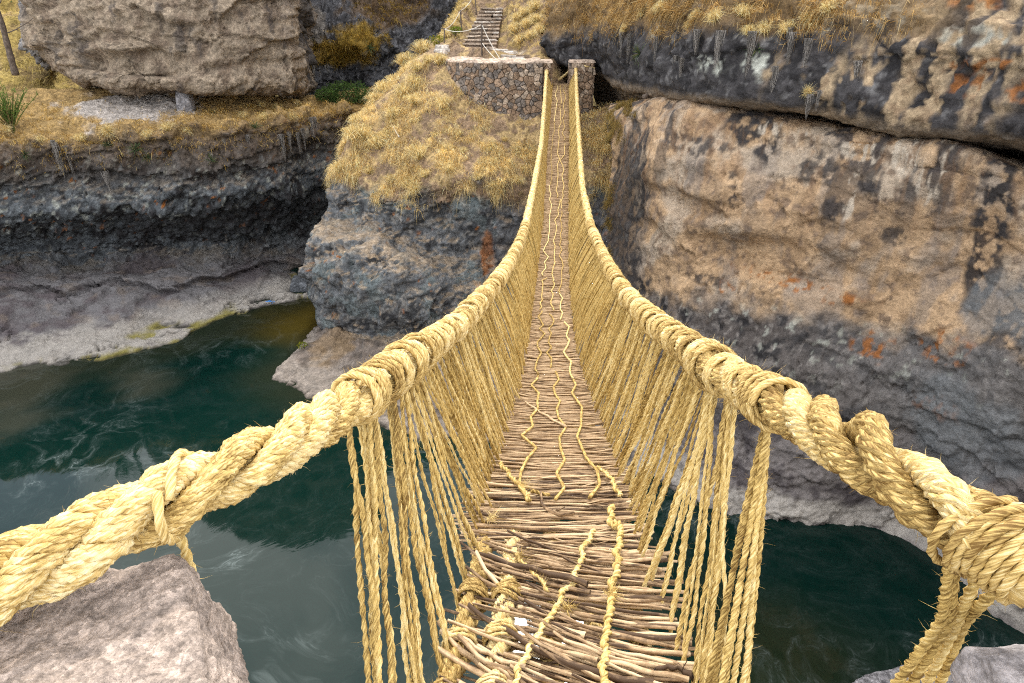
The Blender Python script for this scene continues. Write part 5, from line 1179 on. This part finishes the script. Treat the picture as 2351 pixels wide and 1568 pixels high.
# spiky rosettes
def rosette(n=42):
    mb = MB(); a = rng.random(n)*6.28; e = rng.uniform(.15,1.35,n); d = np.stack([np.cos(a)*np.cos(e),np.sin(a)*np.cos(e),np.sin(e)],-1)
    c = np.array([[.09,.14,.06],[.13,.17,.07],[.2,.19,.09],[.07,.11,.06]])[rng.integers(4,size=n)]; blades(mb, d*.03, d, rng.uniform(.35,.6,n), .016, c, .25)
    m = 30; a = rng.random(m)*6.28; d = norm(np.stack([np.cos(a),np.sin(a),-.5-rng.random(m)],-1)); blades(mb, d*.03, d, rng.uniform(.25,.5,m), .014, np.tile([.3,.23,.13],(m,1)), .4)
    return mb.mesh('rosette_plant',M_leaf,False,True)
ros = [rosette() for _ in range(3)]
for (px,py,sc) in ((309,345,1.2),(338,366,.9),(482,360,1.),(590,289,1.1),(61,355,.9),(245,335,.8),(490,255,.7),(560,255,.7)):
    plant(S_left,px,py,ros[rng.integers(3)],'rosette_plant',sc,'spiky green rosette plant on the cliff edge of the grassy ledge','plant','rosettes along the ledge',.7)
plant(S_gl,844,106,ros[0],'rosette_plant',1.3,'spiky green rosette beside the mustard moss on the gully cliff','plant',None,.6)
for (px,py,sc) in ((1474,120,1.15),(1733,115,.9)):
    plant(S_ro,px,py,ros[1],'rosette_plant',sc,'spiky rosette with hanging dead leaves on the black overhang','plant','rosettes on the overhang',.75)
# hanging grey moss / root strands
def strand_mesh(n=60, L=1.0):
    mb = MB()
    for i in range(n):
        l = L*rng.uniform(.35,1.)*(1-.4*rng.random()); x,y = rng.normal(size=2)*.065; t = np.linspace(0,1,5)
        path = np.stack([x*(1-.75*t)+.035*np.sin(t*5+i), y*(1-.6*t)+.03*np.sin(t*4+i*2), -l*t],-1); V,F,U = tube(path, .010*(1-.7*t)+.001, 3, caps=False); mb.add(V,F,None,np.array([.40,.37,.34])*rng.uniform(.5,1.3))
    return mb.mesh('hanging_moss',M_leaf,True,True)
mossm = [strand_mesh() for _ in range(4)]
def hang(s, px, py, L, label, group):
    k = s.at(px,py); o = ob('hanging_moss', mossm[rng.integers(4)]); o.location = Vector(s.V[k])+Vector(s.N[k])*.22; o.rotation_euler.z = rng.random()*6; o.scale = (.7*L**.5,.7*L**.5,L); tag(o,label,'hanging moss',group)
def z3(cx,cy): return 1320.1+cx*.4392, cy*.4389
for (cx,cy,L) in ((683,170,1.0),(775,200,1.5),(940,190,1.7),(520,300,1.5),(583,330,1.),(1068,380,1.0),(1250,200,1.1),(1155,180,1.2),(1240,490,.9),(1300,480,.6),(1475,300,1.4),(450,190,1.),(310,170,1.3),(270,190,1.1),(1130,160,.9),(640,150,.6)):
    hang(S_ro,*z3(cx,cy),L,'grey hanging moss strand on the black face of the overhang','hanging moss on the overhang')
for (px,py,L) in ((125,335,2.2),(135,330,1.8),(115,325,1.5),(247,385,1.7),(638,310,1.9),(680,300,1.6),(690,290,1.5),(655,300,1.3),(575,305,1.1),(705,270,1.4),(720,265,1.2)):
    hang(S_left,px,py,L,'grey hanging moss strand below the lip of the grassy ledge','hanging moss on the ledge lip')
for (px,py,L) in ((755,150,1.7),(715,150,1.3),(700,145,1.2),(730,150,1.)):
    hang(S_gl,px,py,L,'grey hanging moss strand under the mustard moss of the gully cliff','hanging moss in the gully')
# leafy bushes
def leaf_cloud(n, r, pal, size, seed):
    p = norm(rng.normal(size=(n,3)))*rng.uniform(.3,1,(n,1))**.5*np.asarray(r); p *= (1+.35*fbm(p*2.5,2,seed))[:,None]; d = norm(p/np.asarray(r)+rng.normal(size=(n,3))*.7); mb = MB()
    blades(mb,p,d,rng.uniform(.5,1.,n)*size,size*.22,pal[rng.integers(len(pal),size=n)]*rng.uniform(.6,1.3,(n,1)),.1); return mb
GREEN = np.array([[.05,.10,.025],[.08,.14,.03],[.11,.17,.05]])
def bush(s, px, py, r, label, n=1500, size=.14, pal=GREEN, off=.25):
    k = s.at(px,py); e = empty('bush', Vector(s.V[k])); tag(e,label,'bush'); o = ob('foliage', leaf_cloud(n,r,pal,size,int(px)).mesh('foliage',M_leaf,False,True), e); o.location = Vector(s.N[k])*off+Vector((0,0,r[2]*.5)); mb = MB()
    for i in range(6):
        b = rng.normal(size=3)*np.array(r)*.5+np.array([0,0,r[2]*.5])+s.N[k]*off; V,F,U = tube(np.array([[0,0,-.1],b*.5+[0,0,.05],b]),[.03,.02,.01],5); mb.add(V,F,U)
    ob('stems', mb.mesh('stems',M_wood), e)
bush(S_left,795,232,(1.6,.8,.75),'dark green leafy bush at the mouth of the gully',3200); bush(S_left,750,235,(.8,.6,.35),'low green bush at the end of the grassy ledge',1000)
bush(S_hs,1050,76,(.35,.3,.2),'small bright green plant between two fence posts',260,.12,np.array([[.14,.2,.02],[.2,.24,.03]])); bush(S_hs,1010,104,(.5,.3,.25),'yellow-green weeds beside the pale stone blocks',300,.12,np.array([[.2,.22,.02],[.28,.26,.04]]))
bush(S_pr,698,800,(.3,.3,.15),'tiny green plant on the low rock at the waterline',160,.09,np.array([[.15,.2,.03],[.3,.3,.02]]),.08)
# green-stemmed shrub and bare tree at the far left
k = S_left.at(30,295); sh = empty('shrub', Vector(S_left.V[k])); tag(sh,'green-stemmed shrub with upright shoots at the edge of the ledge','shrub')
mb = MB(); lf = MB()
for i in range(46):
    a = rng.normal()*.55; b = rng.normal()*.4; L = rng.uniform(1.2,2.3); t = np.linspace(0,1,7); path = np.stack([a*1.2*t**1.3*L*.6,b*t*L*.5,L*t-.2*t*t*abs(a)],-1); V,F,U = tube(path,.022*(1-.6*t)+.004,5); mb.add(V,F,None,np.array([.16,.2,.05])*rng.uniform(.7,1.3) if i%3 else np.array([.26,.19,.08]))
    q = path[3:]; q = np.repeat(q,5,0)+rng.normal(size=(20,3))*.04; d = norm(rng.normal(size=(20,3))+np.array([0,0,1.2])); blades(lf,q,d,rng.uniform(.1,.24,20),.014,np.array([[.12,.2,.04]])*rng.uniform(.7,1.5,(20,1)),.1)
ob('shoots', mb.mesh('shoots',M_leaf,True,True), sh); ob('foliage', lf.mesh('foliage',M_leaf,False,True), sh)
tr = empty('bare_tree', Vector(P(36,172,38.2))); tag(tr,'dark leaning tree trunk at the foot of the yellow hill','tree')
base = P(36,176,38.2); pts = np.array([P(36,176,38.2),P(26,140,38.1),P(14,95,38),P(4,55,37.9),P(-18,0,37.8),P(-40,-80,37.6),P(-50,-180,37.5)])-base; q = resample(pts,.15); mb = MB(); V,F,U = tube(q,np.linspace(.17,.06,len(q))*(1+.08*np.sin(np.arange(len(q))*1.3)),10); mb.add(V,F,U); ob('trunk', mb.mesh('trunk',M_wood), tr)
crown = MB()
for i in range(16):
    k = int(rng.uniform(.25,1)*len(q))-1; d = norm(rng.normal(size=(1,3))*np.array([1,.7,.35])+np.array([0,0,.4]))[0]; L = rng.uniform(.8,2.0); t = np.linspace(0,1,7)[:,None]; path = q[k]+d*L*t+np.array([0,0,.3])*t*t*L+.05*np.sin(t*7+i); V,F,U = tube(path,.028*(1-.8*t[:,0])+.004,5); mb2 = MB(); mb2.add(V,F,U)
    for j in range(5):
        kk = rng.integers(2,7); d2 = norm(d+rng.normal(size=3)*.8)if False else norm((d+rng.normal(size=3)*.8)[None])[0]; V,F,U = tube(path[kk]+d2*.5*np.linspace(0,1,4)[:,None],[.01,.008,.006,.003],4); mb2.add(V,F,U)
    ob('branch', mb2.mesh('branch',M_wood), tr)
    if q[k][2] > 3.5: 
        n = 160; blades(crown,path[-1]+rng.normal(size=(n,3))*.45,norm(rng.normal(size=(n,3))),rng.uniform(.08,.16,n),.03,GREEN[rng.integers(3,size=n)],.1)
if crown.n: ob('crown', crown.mesh('crown',M_leaf,False,True), tr)
